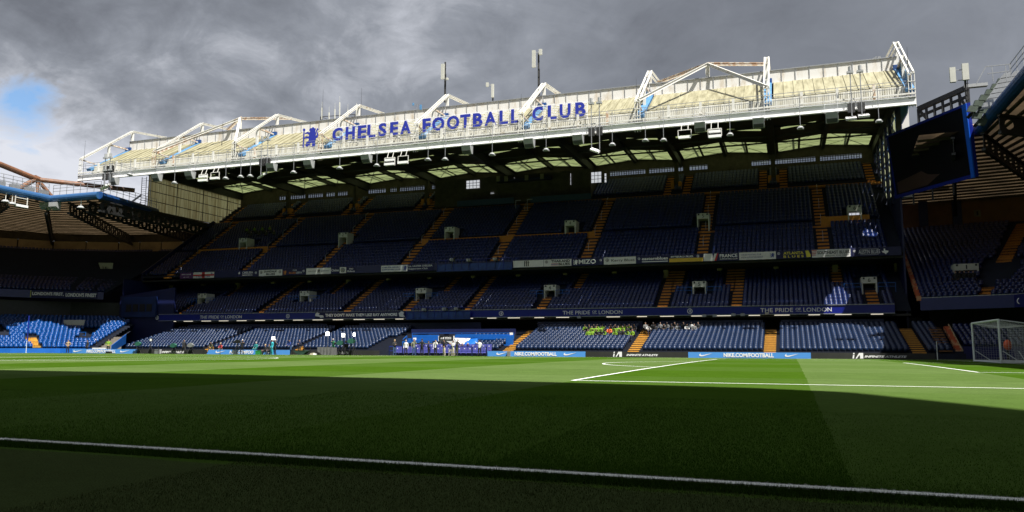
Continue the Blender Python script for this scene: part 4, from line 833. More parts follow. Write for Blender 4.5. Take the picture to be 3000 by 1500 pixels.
# ================================================================== PITCHSIDE BOARDS
BY = 71.0; BH = .53
def board(p0, p1, m_, label, items=(), h=BH, skew=0.0):
    x0 = at(p0, 1040, 1, BY).x; x1 = at(p1, 1044, 1, BY).x; t = thing('advertising_board', label, 'advertising board', (x0, BY, 0), group='advertising boards along the far touchline')
    MB().prism([(x0+.01, BY, -.02), (x1-.01, BY, -.02), (x1-.01+skew, BY, h), (x0+.01+skew, BY, h)], (0, .12, 0)).build('board_panel', M[m_], t)
    MB().bar((x0+.3, BY+.3, -.02), (x0+.3, BY+.13, h*.8), .04, .04).bar((x1-.3, BY+.3, -.02), (x1-.3, BY+.13, h*.8), .04, .04).build('board_stay', M['dark'], t)
    for it in items:
        a = at(it[1], 1040, 1, BY).x; b = at(it[2], 1042, 1, BY).x
        if it[0] == 't': text(it[3], (a, BY-.012, it[4]), (1, 0, 0), (0, 0, 1), b-a, it[5], M['print'], t, bold=.035, depth=.01, shear=it[6] if len(it) > 6 else 0)
        if it[0] == 's': poly(SWOOSH, (a, BY-.008, .13), (1, 0, 0), (0, 0, 1), b-a, .30, M['print'], t, name='swoosh', depth=.01)
        if it[0] == 'i':
            w = b-a; P = [[(0, 0), (.14, 0), (.2, .62), (.06, .62)], [(.07, .75), (.2, .75), (.22, 1), (.09, 1)], [(.28, 0), (.42, 0), (.62, .55), (.70, .55), (.70, 0), (1, 0), (1, 1), (.62, 1)]]
            poly(P, (a, BY-.008, .03), (1, 0, 0), (0, 0, 1), w, .5, M['print'], t, depth=.01)
board(-15, 57, 'bdark', 'black board with white letters at the far left edge of the pitch', [('t', 1, 8, 'T', .12, .3), ('t', 20, 57, 'JETT', .06, .38)])
board(80, 154, 'nikep', 'white-on-blue board reading CHELSEAFC.COM by the left corner', [('t', 84, 147, 'CHELSEAFC.COM', .12, .3, .3)])
board(212, 400, 'nike', 'light blue board reading NIKE.COM/FOOTBALL between two swooshes, left corner', [('s', 214, 242), ('t', 252, 338, 'NIKE.COM/FOOTBALL', .06, .4, .3), ('s', 351, 380)], skew=-.1)
board(401, 604, 'bdark', 'charcoal board behind the tripods with white INFINITE ATHLETE lettering', [('i', 459, 472), ('t', 474, 539, 'INFINITE ATHLETE', .08, .26, .3)])
board(605, 747, 'nike', 'light blue board with a swoosh behind the standing camera operator', [('s', 631, 661), ('t', 672, 742, 'NIKE.COM/FOO', .06, .4, .3)], skew=.3)
board(770, 848, 'nike', 'short light blue board behind the people in teal and black', [('s', 784, 800)], skew=.3)
board(849, 1110, 'bdark', 'charcoal board reading ATHLETE behind the grey covered table', [('t', 972, 1023, 'E ATHLETE', .13, .24, .3)])
board(1428, 1489, 'nike', 'short light blue board with a swoosh right of the blue dugout seats', [('s', 1454, 1487)])
board(1495, 1715, 'nike', 'light blue board reading NIKE.COM/FOOTBALL below the stewards in green vests', [('t', 1508, 1631, 'NIKE.COM/FOOTBALL', .07, .38), ('s', 1651, 1690)])
board(1716, 2015, 'bdark', 'charcoal board with the white iA logo beside the penalty arc', [('i', 1796, 1822), ('t', 1835, 1928, 'INFINITE ATHLETE', .12, .19, .3)])
board(2016, 2376, 'nike', 'long light blue board reading NIKE.COM/FOOTBALL between two swooshes, right half', [('s', 2048, 2087), ('t', 2120, 2267, 'NIKE.COM/FOOTBALL', .07, .39), ('s', 2299, 2341)])
board(2377, 2740, 'bdark', 'charcoal board with the white iA logo and INFINITE ATHLETE at the right corner', [('i', 2497, 2529), ('t', 2532, 2657, 'INFINITE ATHLETE', .12, .19, .3)])
# ================================================================== CURVED CORNER STANDS
def lerp(a, b, t): return tuple(a[i]+(b[i]-a[i])*t for i in range(len(a)))
def ruled(parent, name, F, B, n, m, thick=.9):
    """stepped terrace between front polyline F and back polyline B (x, y, z)"""
    mb = MB()
    for k in range(len(F)-1):
        for i in range(n):
            a0, b0 = lerp(F[k], B[k], i/n), lerp(F[k+1], B[k+1], i/n); a1, b1 = lerp(F[k], B[k], (i+1)/n), lerp(F[k+1], B[k+1], (i+1)/n)
            z = a0[2]; zb = b0[2]; zn = a1[2]; zn2 = b1[2]
            v = [(a0[0], a0[1], z), (b0[0], b0[1], zb), (b1[0], b1[1], zb), (a1[0], a1[1], z), (a1[0], a1[1], zn), (b1[0], b1[1], zn2)]
            mb.add(v, [(0, 1, 2, 3), (3, 2, 5, 4)])
        a, b = F[k], F[k+1]; c, d = B[k], B[k+1]
        mb.add([(a[0], a[1], a[2]-thick), (b[0], b[1], b[2]-thick), (d[0], d[1], d[2]-thick), (c[0], c[1], c[2]-thick), a, b], [(3, 2, 1, 0), (0, 1, 5, 4)])
    return mb.build(name, m, parent)
def ruled_seats(F, B, n, i0, i1, keep, step=.52, off=.45):
    P = []
    for i in range(i0, i1):
        for k in range(len(F)-1):
            a, b = lerp(F[k], B[k], (i+off)/n), lerp(F[k+1], B[k+1], (i+off)/n); z = lerp(F[k], B[k], i/n)[2]; z2 = lerp(F[k+1], B[k+1], i/n)[2]
            L_ = math.hypot(b[0]-a[0], b[1]-a[1]); m = int(L_/step); rz = math.atan2(b[1]-a[1], b[0]-a[0])
            for j in range(m):
                t = (j+.5)/m
                if keep(k, t, i): P.append((a[0]+(b[0]-a[0])*t, a[1]+(b[1]-a[1])*t, z+(z2-z)*t, rz))
    return P
def ruled_stairs(parent, F, B, n, k, t, i0, i1, m, w=1.1):
    mb = MB()
    for i in range(i0, i1):
        a = Vector(lerp(F[k], B[k], i/n)); b = Vector(lerp(F[k+1], B[k+1], i/n)); c = Vector(lerp(F[k], B[k], (i+1)/n)); d = Vector(lerp(F[k+1], B[k+1], (i+1)/n))
        p = a+(b-a)*t; q = c+(d-c)*t; u = (b-a); u.z = 0; u.normalize(); u *= w/2; f = Vector((q.x-p.x, q.y-p.y, 0)); r = q.z-p.z
        for s in (0, .5):
            o = p+f*(s-.5); z = p.z-(.5-s)*r if s == 0 else p.z
            mb.prism([o-u+Vector((0, 0, (-r*.5 if s == 0 else .012)-.0)), o+u+Vector((0, 0, (-r*.5 if s == 0 else .012))), o+u+Vector((0, 0, -r*.5-(.5*r if s == 0 else 0))), o-u+Vector((0, 0, -r*.5-(.5*r if s == 0 else 0)))], f*.48)
    return mb.build('stairway', m, parent)
def vport(parent, p, rz, num, w=2.4, h=1.9, d=2.0, m=None, oy=-.9):
    """wedge-shaped concrete portal seen from the front"""
    c, s = math.cos(rz), math.sin(rz)
    T = lambda x, y, z: (p[0]+x*c-y*s, p[1]+x*s+y*c, p[2]+z)
    mb = MB(); mb.prism([T(-w/2, 0, h*.55), T(w/2, 0, h*.55), T(w/2+.5, oy, h+.9), T(-w/2-.2, oy, h+.9)], (Vector(T(0, .15, 0))-Vector(T(0, 0, 0))))
    mb.prism([T(-w/2, 0, -.3), T(-w/2+.2, 0, -.3), T(-w/2+.2, 0, h*.55), T(-w/2, 0, h*.55)], Vector(T(0, d, 0))-Vector(T(0, 0, 0)))
    mb.prism([T(w/2-.2, 0, -.3), T(w/2, 0, -.3), T(w/2, 0, h*.55), T(w/2-.2, 0, h*.55)], Vector(T(0, d, 0))-Vector(T(0, 0, 0)))
    mb.build('entrance_portal', m or M['vom'], parent)
    MB().prism([T(-w/2+.2, .8, -.3), T(w/2-.2, .8, -.3), T(w/2-.2, .8, h*.55), T(-w/2+.2, .8, h*.55)], Vector(T(0, .1, 0))-Vector(T(0, 0, 0))).build('portal_opening', M['wallb'], parent)
    r = Vector((c, s, 0)); text(num, Vector(T(-.3, oy*.7-.05, h*.55+.72)), r, Vector(T(0, oy, h+.9))-Vector(T(0, 0, h*.55)), .7, .5, M['blackp'], parent, name='numeral', depth=.03)
LS = thing('end_grandstand', 'two-tier curved corner grandstand at the left with brown roof sheets under a blue tube', 'grandstand', (-112, 66, 0))
# lower tier
LF = [(-108.2, 10, .45), (-107.6, 60, .45), (-105.9, 67, .45), (-102.6, 71.6, .45), (-98.6, 73.0, .45)]
LB = [(-124, 10, 5.2), (-123.5, 62, 5.2), (-121, 72, 5.2), (-113.5, 81.5, 5.2), (-104.5, 87.0, 5.2)]
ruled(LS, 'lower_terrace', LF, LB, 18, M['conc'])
kL = lambda k, t, i: not (k == 2 and .42 < t < .62 and i < 7) and not (k == 3 and .30 < t < .62 and 4 <= i < 11) and not (k == 2 and t < .22 and 5 <= i < 12) and not (k == 3 and t > .93)
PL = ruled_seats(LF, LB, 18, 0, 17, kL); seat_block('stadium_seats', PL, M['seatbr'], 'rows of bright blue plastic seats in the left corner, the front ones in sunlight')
ruled_stairs(LS, LF, LB, 18, 2, .52, 2, 7, M['yellow'], 1.3)
mb = MB()
for k in range(4): a, b = Vector(LF[k]), Vector(LF[k+1]); mb.prism([a+Vector((0, 0, -.5)), b+Vector((0, 0, -.5)), b+Vector((0, 0, .15)), a+Vector((0, 0, .15))], (b-a).cross(Vector((0, 0, 1))).normalized()*.12)
mb.build('front_wall', M['blue'], LS)
def onL(px, py, Y): return at(px, py, 1, Y)
vport(LS, tuple(onL(210, 1003, 78.2))[:3], math.radians(12), '16', 2.6, 2.3, oy=0)
vport(LS, tuple(onL(48, 1003, 75.5))[:3], math.radians(38), '15', 2.4, 2.1, m=M['vom'], oy=-.1)
def rails(parent, pts, h=.95, m=None, n=4, name='handrail'):
    mb = MB()
    for a, b in zip(pts, pts[1:]):
        a = Vector(a); b = Vector(b); mb.bar(a+Vector((0, 0, h)), b+Vector((0, 0, h)), .06, .06); mb.bar(a+Vector((0, 0, h*.5)), b+Vector((0, 0, h*.5)), .04, .04)
        for i in range(n+1): p = a+(b-a)*(i/n); mb.bar(p, p+Vector((0, 0, h)), .05, .05)
    return mb.build(name, m or M['blue'], parent)
rails(LS, [onL(160, 992, 77), onL(250, 992, 77.2)], .9); rails(LS, [onL(0, 990, 73.5), onL(75, 990, 74.5)], .9)
# concrete steps between the corner block and the main stand
mb = MB()
for i in range(9):
    x = -98.4-i*.42; y = 73.6+i*.62; mb.box(x-1.9, x+1.6, y, y+.66, -.3, .28+i*.24)
mb.build('concrete_steps', M['concg'], LS)
a = onL(245, 1032, 73.6); b = onL(320, 990, 80)
MB().prism([tuple(a), (a.x+.05, a.y, a.z+1.0), (b.x-.3, b.y, b.z+1.1), (b.x-.3, b.y, b.z)], (-.1, .02, 0)).build('stair_side_wall', M['blue'], LS)
a = onL(325, 1032, 73.5); b = onL(368, 990, 79.5)
MB().prism([tuple(a), (a.x, a.y, a.z+.9), (b.x, b.y, b.z+.5), (b.x, b.y, b.z-.8)], (.1, 0, 0)).build('stair_side_wall', M['blue'], LS)
MB().prism([(-96, 84.3, -.0), (-96, 84.3, 9.5), (-106.3, 84.3, 8.4), (-106.3, 84.3, 0)], (0, .3, 0)).build('stair_block', M['navy'], LS)
MB().box(-105.5, -99, 83.9, 84.2, 5.2, 8.2).build('stair_block_panel', mat('deep_blue_panel', (.004, .018, .09), .5, var=.25, vs=.8), LS)
for k in range(4): MB().box(-104.6+k*1.3, -103.6+k*1.3, 83.84, 83.9, 6.0, 7.1).build('window_pane', M['black'], LS)
# upper tier
SCU = lambda p, k=1.07: (CX+(p[0]-CX)*k, CY+(p[1]-CY)*k, CH+(p[2]-CH)*k)
UF = [(-114.2, -5, 8.35), (-114.0, 58, 8.35), (-112.0, 65, 8.35), (-108.2, 71.3, 8.35), (-104.3, 74.6, 8.35), (-102.2, 77.5, 8.35)]
UF = [SCU(p) for p in UF]
UB = [(-138, -5, 17.2), (-138, 70, 17.2), (-136.5, 84, 17.2), (-130, 92, 17.2), (-120.5, 96.8, 17.2), (-109, 99.5, 17.2)]
ruled(LS, 'upper_terrace', UF, UB, 30, M['conc'], .6)
UB = [SCU(p) for p in UB]
kU = lambda k, t, i: not (k == 4 and .55 < t < .68) and not (k == 2 and .15 < t < .25) and not (k == 3 and t > .85 and i < 7)
seat_block('stadium_seats', ruled_seats(UF, UB, 30, 0, 29, kU), M['seatb'], 'rows of dark blue plastic seats on the upper tier of the left corner')
for k, t, i0, i1 in ((4, .6, 12, 29), (4, .35, 1, 8), (2, .2, 1, 29), (0, .6, 1, 29)): ruled_stairs(LS, UF, UB, 30, k, t, i0, i1, M['orange'], 1.3)
vport(LS, tuple(onL(312, 822, 90))[:3], math.radians(20), '16', 1.6, 1.9); vport(LS, tuple(onL(5, 815, 86))[:3], math.radians(45), '15', 1.8, 1.9)
mb = MB()
for k in range(5):
    a, b = Vector(UF[k]), Vector(UF[k+1]); nrm = (b-a).cross(Vector((0, 0, 1))).normalized(); mb.prism([a+Vector((0, 0, -1.0)), b+Vector((0, 0, -1.0)), b+Vector((0, 0, .1)), a+Vector((0, 0, .1))], nrm*.14)
mb.build('balcony_front', M['fascia2'], LS)
def wallseg(parent, a, b, z0, z1, m, name, t=.3):
    a = Vector(a); b = Vector(b); d = (b-a).normalized(); nrm = Vector((d.y, -d.x, 0))*(-t)
    return MB().prism([(a.x, a.y, z0), (b.x, b.y, z0), (b.x, b.y, z1), (a.x, a.y, z1)], nrm).build(name, m, parent)
for k in range(5):
    a, b = Vector(UB[k]), Vector(UB[k+1]); n = max(2, int((b-a).length/4)); a.z = b.z = 0
    for i in range(n):
        p = a+(b-a)*(i/n); q = a+(b-a)*((i+1)/n-.02)
        wallseg(LS, (p.x, p.y, 0), (q.x, q.y, 0), 17.7, 20.05, M['wallb'], 'rear_wall_panel')
    wallseg(LS, a+Vector((-.4, .4, 0)), b+Vector((-.4, .4, 0)), 17.6, 20.1, M['soffit'], 'rear_wall'); wallseg(LS, a, b, 20.08, 22.0, M['soffit'], 'rear_wall'); wallseg(LS, a, b, 0, 17.68, M['navy'], 'rear_wall')
wallseg(LS, (-115.8, 106.8, 0), (-106.6, 110, 0), 0, 22.4, M['soffit'], 'rear_wall'); wallseg(LS, (-124, 40, 0), (-124, 62, 0), 5, 7.4, M['dark'], 'rear_wall'); wallseg(LS, (-124, 62, 0), (-113.5, 82, 0), 4.6, 7.5, M['dark'], 'rear_wall'); wallseg(LS, (-113.5, 82, 0), (-104, 87.2, 0), 4.6, 7.5, M['dark'], 'rear_wall')
# banners of the left balcony
def lbanner(p0, p1, m_, label, txt, tm):
    t0 = at(p0, 855, 2, 8.2); t1 = at(p1, 859, 2, 8.2); a = Vector(UF[3]); b = Vector(UF[4]); a.z = b.z = 0
    d = (b-a).normalized(); nrm = Vector((d.y, -d.x, 0))
    # intersect the two sight lines with the balcony plane
    def hit(px, py):
        dd = Fv + Rv*((px-1500)/FP) - Uv*((py-750)/FP); t = (a-CO).dot(nrm)/dd.dot(nrm); q = CO+dd*t; return Vector((q.x, q.y, 0))
    A, B = hit(p0, 855), hit(p1, 859); A += nrm*.2; B += nrm*.2; w = (B-A).length
    t = thing('banner', label, 'banner', (A.x, A.y, 7.95), group='banners on the left balcony'); MB().prism([(A.x, A.y, 7.95), (B.x, B.y, 7.95), (B.x, B.y, 8.92), (A.x, A.y, 8.92)], -nrm*.03).build('cloth', M[m_], t)
    for s, fx, fz, fw, fh in txt: text(s, (A.x+d.x*w*fx+nrm.x*.01, A.y+d.y*w*fx+nrm.y*.01, 7.95+.97*fz), d, (0, 0, 1), w*fw, .97*fh, M[tm], t, bold=.035)
lbanner(94, 287, 'bannern', "dark banner reading LONDON'S FIRST, LONDON'S FINEST on the left balcony", [("LONDON'S FIRST,", .01, .22, .47, .58), ("LONDON'S FINEST", .51, .18, .47, .58)], 'ledtxt')
lbanner(-30, 92, 'bannerl', 'lime yellow banner with faded blue print on the left balcony', [('JOHN TERRY', .3, .6, .4, .22), ('CHELSEA SUPPORTERS', .1, .15, .7, .3)], 'bluep')
# roof of the corner
PX = -106.5; PZ = 20.98; PY = 71.73
FRo = [(PX, -15, PZ), (PX, 60, PZ), (PX, PY, PZ), (-97.74, PY, PZ), (-106.0, 90, PZ+1.4)]
BRo = [(-150.5, -15, 21.5), (-150.5, 76, 21.5), (-141.5, 101.8, 21.5), (-124.5, 108.8, 21.6), (-106.8, 111.5, 22.3)]
def roofq(parent, F, B, n, m, name):
    for k in range(len(F)-1):
        for i in range(n):
            g = .16/n*0; a, b = lerp(F[k], B[k], i/n), lerp(F[k+1], B[k+1], i/n); c, d = lerp(F[k+1], B[k+1], (i+1)/n), lerp(F[k], B[k], (i+1)/n)
            MB().add([a, b, c, d], [(0, 1, 2, 3)]).build(name, m, parent)
roofq(LS, FRo, BRo, 11, M['roofbr'], 'roof_sheet')
mb = MB()
for k in range(len(FRo)-1):
    for i in range(1, 23):
        a, b = Vector(lerp(FRo[k], BRo[k], i/22)), Vector(lerp(FRo[k+1], BRo[k+1], i/22)); mb.bar(a-Vector((0, 0, .14)), b-Vector((0, 0, .14)), .14 if i % 2 else .22, .14)
mb.build('purlins', M['soffit'], LS)
def holed_girder(parent, a, b, h=1.5, n=14, r=.46):
    a = Vector(a); b = Vector(b); d = (b-a); L_ = d.length; d.normalize(); up = Vector((0, 0, 1)); mb = MB()
    mb.bar(a-up*.15, b-up*.15, .35, .2); mb.bar(a-up*(h+.1), b-up*(h+.1), .35, .24); s = d.cross(up).normalized()*.06
    for i in range(n):
        c = a+d*(L_*(i+.5)/n)-up*(h/2+.12); hw = L_/n/2; K = 10; hh = h/2-.1
        for q in range(K):
            t0, t1 = 2*math.pi*q/K, 2*math.pi*(q+1)/K
            def outer(t):
                x, z = math.cos(t), math.sin(t); sc = min(hw/max(abs(x), 1e-6), hh/max(abs(z), 1e-6)); return c+d*(x*sc)+up*(z*sc)
            def inner(t): return c+d*(r*math.cos(t))+up*(r*math.sin(t))
            mb.prism([inner(t0), outer(t0), outer(t1), inner(t1)], s)
    return mb.build('holed_girder', M['dark'], parent)
for a, b in (((-98.2, PY+.5, PZ-.4), (-108.2, 109, 21.9)), ((-100.4, PY+.6, PZ-.4), (-115, 108, 21.5)), ((-103.8, PY+.6, PZ-.4), (-126, 105, 21.2)), ((PX-.4, PY-.3, PZ-.4), (-139, 99, 21.1)), ((PX-.4, 66, PZ-.4), (-145, 87, 21.1)), ((PX-.4, 56, PZ-.4), (-147, 68, 21.1))): holed_girder(LS, a, b)
mb = MB(); mb.tube((PX, 40, PZ), (PX, PY, PZ), .50, 14).tube((PX, PY, PZ), (-97.8, PY, PZ), .50, 14).build('edge_tube', M['tube'], LS)
MB().tube((-97.8, PY, PZ), (-106.0, 90, PZ+1.3), .5, 10).build('edge_tube', M['tubed'], LS)
def rail3(parent, a, b, n, h=1.1, z=.75, m=None):
    a = Vector(a)+Vector((0, 0, z)); b = Vector(b)+Vector((0, 0, z)); mb = MB()
    for k in (.33, .66, 1): mb.bar(a+Vector((0, 0, h*k)), b+Vector((0, 0, h*k)), .05, .05)
    for i in range(n+1): p = a+(b-a)*(i/n); mb.bar(p-Vector((0, 0, .3)), p+Vector((0, 0, h)), .05, .05)
    return mb.build('roof_rail', m or M['grey'], parent)
rail3(LS, (PX-.5, 40, PZ), (PX-.5, PY, PZ), 24, 1.4); rail3(LS, (PX-1.6, 40, PZ), (PX-1.6, PY-.4, PZ), 18, 1.2); rail3(LS, (PX-.4, PY+.6, PZ), (-98.2, PY+.6, PZ), 7, 1.3); rail3(LS, (-98.2, PY+1, PZ), (-106, 90, PZ+1.3), 9, 1.2)
MB().box(PX-2.0, PX-.6, 40, PY-.5, PZ+.4, PZ+.55).box(PX-.6, -98.2, PY+.7, PY+2, PZ+.4, PZ+.55).build('roof_walkway', M['grey'], LS)
for k in range(12):
    MB().box(PX-1.8, PX-1.2, 48+k*2.1, 49.2+k*2.1, PZ+.6, PZ+1.3).build('lamp_housing', M['grey'], LS)
# brown arch tube behind the roof edge
J = at(110, 526, 0, -109.5)
E0 = at(-260, 376, 0, -109.5); E1 = at(395, 558, 1, J.y+9)
BT = thing('roof_truss_tube', 'rust-brown tubular arch truss above the left corner roof', 'truss', tuple(J))
MB().tube(E0, J, .38, 12).tube(J, E1, .33, 12).tube(J-Vector((0, .3, 0)), at(55, 553, 0, J.x+.2), .34, 10).tube(J, at(165, 592, 0, -108), .26, 8).tube(J, at(110, 565, 0, -109), .22, 8).build('arch_tube', M['brown'], BT)
MB().tube(J-Vector((0, .5, -.1)), J+Vector((0, .5, -.1)), .48, 10).build('arch_node', M['brown'], BT)
# lamps and speakers below the left roof tube
for px, py, n_ in ((16, 589, 'far left'), (35, 596, 'second from the left'), (237, 607, 'right of the white cradle')):
    p = at(px, py, 0, PX+.2) if px < 148 else at(px, py, 1, PY-.1); t = thing('pendant_lamp', 'small white pendant lamp under the blue tube, '+n_, 'lamp', tuple(p), group='pendant lamps under the left blue tube')
    MB().tube(p, (p.x, p.y, PZ), .05, 6).build('pole', M['white'], t); MB().tube(p-Vector((0, 0, .1)), p+Vector((0, 0, .15)), .5, 10, .3).build('lamp_head', M['ltgrey'], t)
for px, py, n_, rz in ((133, 604, 'left one at the bend of the blue tube', .5), (160, 604, 'right one at the bend of the blue tube', .1)):
    p = at(px, py, 1, PY-.2); t = thing('hanging_speaker', 'boxy grey loudspeaker, '+n_, 'speaker', (p.x, p.y, p.z), rz, group='loudspeakers under the left blue tube')
    MB().prism([(-.62, -.4, -.1), (-.62, -.4, .5), (-.62, .5, .6), (-.62, .4, -.5)], (1.24, 0, 0)).build('speaker_box', M['ltgrey'], t); MB().bar((0, 0, .5), (0, 0, 1.2), .08, .08).build('hanging_rod', M['dark'], t)
for px, py, n_, two in ((62, 596, 'left of the bend of the blue tube', 0), (196, 603, 'right of the bend of the blue tube', 1), (108, 615, 'hanging low under the bend of the blue tube', 0)):
    p = at(px, py, 1, PY-.3) if px > 100 else at(px, py, 0, PX+.4); t = thing('lamp_cradle', 'white framed floodlight '+n_, 'floodlight', (p.x, p.y, p.z), 0 if px > 100 else math.pi/2, group='framed floodlights under the left blue tube')
    mb = MB()
    for z in (-.4, .7): mb.bar((-.85, 0, z), (.85, 0, z), .08, .08)
    for x in (-.85, .85): mb.bar((x, 0, -.4), (x, 0, .9), .08, .08)
    mb.build('cradle_frame', M['white'], t); MB().box(-.8, .8, -.3, .2, -.5, -.2).build('floodlight_head', M['bright'], t)
    if two: MB().box(-.8, .8, -.25, .2, .1, .35).build('floodlight_head', M['bright'], t)
# scaffold ladder tower between corner roof and main roof
p = at(425, 600, 1, 86); t = thing('ladder_tower', 'grey scaffold ladder tower against the tan gable wall', 'ladder', tuple(p))
mb = MB()
for dx in (-.9, 0, .9): mb.bar((p.x+dx, 86, p.z-.5), (p.x+dx, 86, p.z+4.4), .07, .07)
for k in range(14): mb.bar((p.x-.9, 86, p.z-.3+k*.34), (p.x+(.0 if k % 3 else .9), 86, p.z-.3+k*.34), .05, .05)
mb.bar((p.x-.9, 86, p.z+.5), (p.x-3.2, 86, p.z-1.2), .06, .06).bar((p.x-.9, 86, p.z+1.6), (p.x-5, 86, p.z-.6), .2, .2); mb.build('scaffold', M['grey'], t)
flood(308, 545, 1, .6, 24.5, 'white floodlight bank at the right end of the left blue tube', Y=71.3)
# ================================================================== RIGHT-HAND STAND
RS = thing('end_grandstand', 'two-tier grandstand at the right edge behind the portable goal and big screen', 'grandstand', (12, 75, 0))
RF_ = [(1.6, 85.2, 6.0), (9.2, 81.2, 6.0), (13.0, 74, 6.0), (13.2, 40, 6.0)]
RB_ = [(2.2, 106, 16.4), (22, 101, 16.4), (34, 82, 16.4), (34, 40, 16.4)]
ruled(RS, 'upper_terrace', RF_, RB_, 27, M['conc'], .8)
kR = lambda k, t, i: not (k == 0 and (t < .12 or (.62 < t < .76 and (i < 4 or i > 11))) and not (k == 0 and t < .12)) and not (k == 0 and .55 < t < .85 and 4 <= i <= 11) 
seat_block('stadium_seats', ruled_seats(RF_, RB_, 27, 0, 26, kR), M['seatb'], 'rows of dark blue plastic seats on the upper tier at the right edge')
ruled_stairs(RS, RF_, RB_, 27, 0, .07, 1, 27, M['orange'], 1.0); ruled_stairs(RS, RF_, RB_, 27, 0, .69, 1, 4, M['orange'], 1.4); ruled_stairs(RS, RF_, RB_, 27, 0, .69, 12, 27, M['orange'], 1.4)
mb = MB()
for i in range(27):
    a = Vector(lerp(RF_[0], RB_[0], i/27)); mb.box(a.x-.35, a.x+.05, a.y-.2, a.y+.32, a.z-.1, a.z+.42)
mb.build('stepped_kerb', M['redstep'], RS)
p = at(2832, 800, 1, 88.5); portal(p.x, 88.5, p.z-1.6, '1', w=2.0, h=1.9, parent=RS)
p = at(2863, 625, 1, 102); MB().box(p.x-.35, p.x+.35, 101.9, 102, p.z-.4, p.z+.4).build('notice_board', M['patch'], RS); text('1', (p.x-.1, 101.89, p.z-.25), (1, 0, 0), (0, 0, 1), .2, .5, M['blackp'], RS, name='numeral')
mb = MB()
for k in range(3):
    a, b = Vector(RF_[k]), Vector(RF_[k+1]); nrm = (b-a).cross(Vector((0, 0, 1))).normalized(); mb.prism([a+Vector((0, 0, -1.1)), b+Vector((0, 0, -1.1)), b+Vector((0, 0, .15)), a+Vector((0, 0, .15))], nrm*.16)
mb.build('balcony_front', M['fascia2'], RS)
mb = MB()
for k in range(2):
    a, b = Vector(RF_[k]), Vector(RF_[k+1]); mb.bar(a+Vector((0, -.1, .2)), b+Vector((0, -.1, .2)), .1, .06)
mb.build('balcony_rail', M['grey'], RS)
c = at(2990, 882, 1, 80.6); crest((c.x, 80.5, 5.5), (.88, -.46, 0), (0, 0, 1), .34, RS)
for k in range(3):
    a, b = Vector(RB_[k]), Vector(RB_[k+1]); a.z = b.z = 0
    wallseg(RS, a, b, 16.3, 20.2, M['orangew'], 'rear_wall'); wallseg(RS, a, b, 0, 16.28, M['navy'], 'rear_wall')
wallseg(RS, (3.4, 92, 0), (24, 90, 0), 0, 8.4, M['dark'], 'rear_wall'); wallseg(RS, (24, 90, 0), (25, 40, 0), 0, 8.4, M['dark'], 'rear_wall')
for x in (5.2, 9.0): MB().box(x-.5, x+.5, 104, 104.4, 16.5, 20).build('column', M['navy'], RS)
QZ = 21.7; QX = 6.3
FR2 = [(1.2, 77.5, QZ), (QX, 77.0, QZ), (QX, 58, QZ), (QX, -15, QZ)]; BR2 = [(2.0, 107, 19.6), (20, 103, 19.6), (35.5, 80, 19.6), (35.5, -15, 19.6)]
roofq(RS, FR2, BR2, 10, mat('dark_tan_roof_sheet', (.048, .034, .02), .6, c2=(.02, .015, .01), vs=.35, lo=.35, hi=.62, trans=.7), 'roof_sheet')
mb = MB()
for k in range(3):
    for i in range(1, 20):
        a, b = Vector(lerp(FR2[k], BR2[k], i/20)), Vector(lerp(FR2[k+1], BR2[k+1], i/20)); mb.bar(a-Vector((0, 0, .14)), b-Vector((0, 0, .14)), .26, .2)
mb.build('purlins', M['soffit'], RS)
for a, b in (((QX, 76, QZ-.5), (20, 102, 19.3)), ((QX, 70, QZ-.5), (33, 84, 19.3)), ((4, 77, QZ-.5), (9, 105, 19.3)), ((QX, 60, QZ-.5), (35, 66, 19.3))): holed_girder(RS, a, b, 1.6, 16)
MB().tube((QX, 30, QZ), (QX, 77.3, QZ), .56, 14).build('edge_tube', M['tubed'], RS)
rail3(RS, (QX-.2, 30, QZ), (QX-.2, 64.5, QZ), 20, 1.3, m=M['grey'])
# lower block behind the corner flag
MB().box(3.4, 20, 78.6, 78.8, -.3, 1.0).build('front_wall', M['navy'], RS)
cz = at(2815, 1041, 1, 78.4); MB().box(3.6, 12, 78.2, 78.5, -.2, 1.15).build('front_wall', M['fascia2'], RS); crest((cz.x, 78.18, cz.z), (1, 0, 0), (0, 0, 1), .28, RS, M['print'])
terrace(3.2, 14, 79.0, 1.0, 8, .76, .28, 'lower_terrace', parent=RS)
Pq = [(4.4+.5*j, 79.3+.76*i, 1.0+.28*i, 0) for i in range(7) for j in range(18) if j not in (12, 13)]
seat_block('stadium_seats', Pq, M['seatb'], 'small block of dark blue plastic seats behind the right corner flag')
stairs(2.0, 75.5, .9, 9, .6, .26, w=1.1, m=M['orangew'], parent=RS)
mb = MB()
for i in range(9): mb.box(3.0, 3.45, 76.2+i*.62, 76.8+i*.62, .6+i*.27, .98+i*.27)
mb.build('stepped_kerb', M['redstep'], RS)
MB().prism([(3.45, 76, 0), (3.45, 82, 0), (3.45, 82, 3.4), (3.45, 76, .8)], (.1, 0, 0)).build('stair_side_wall', M['wallb'], RS)
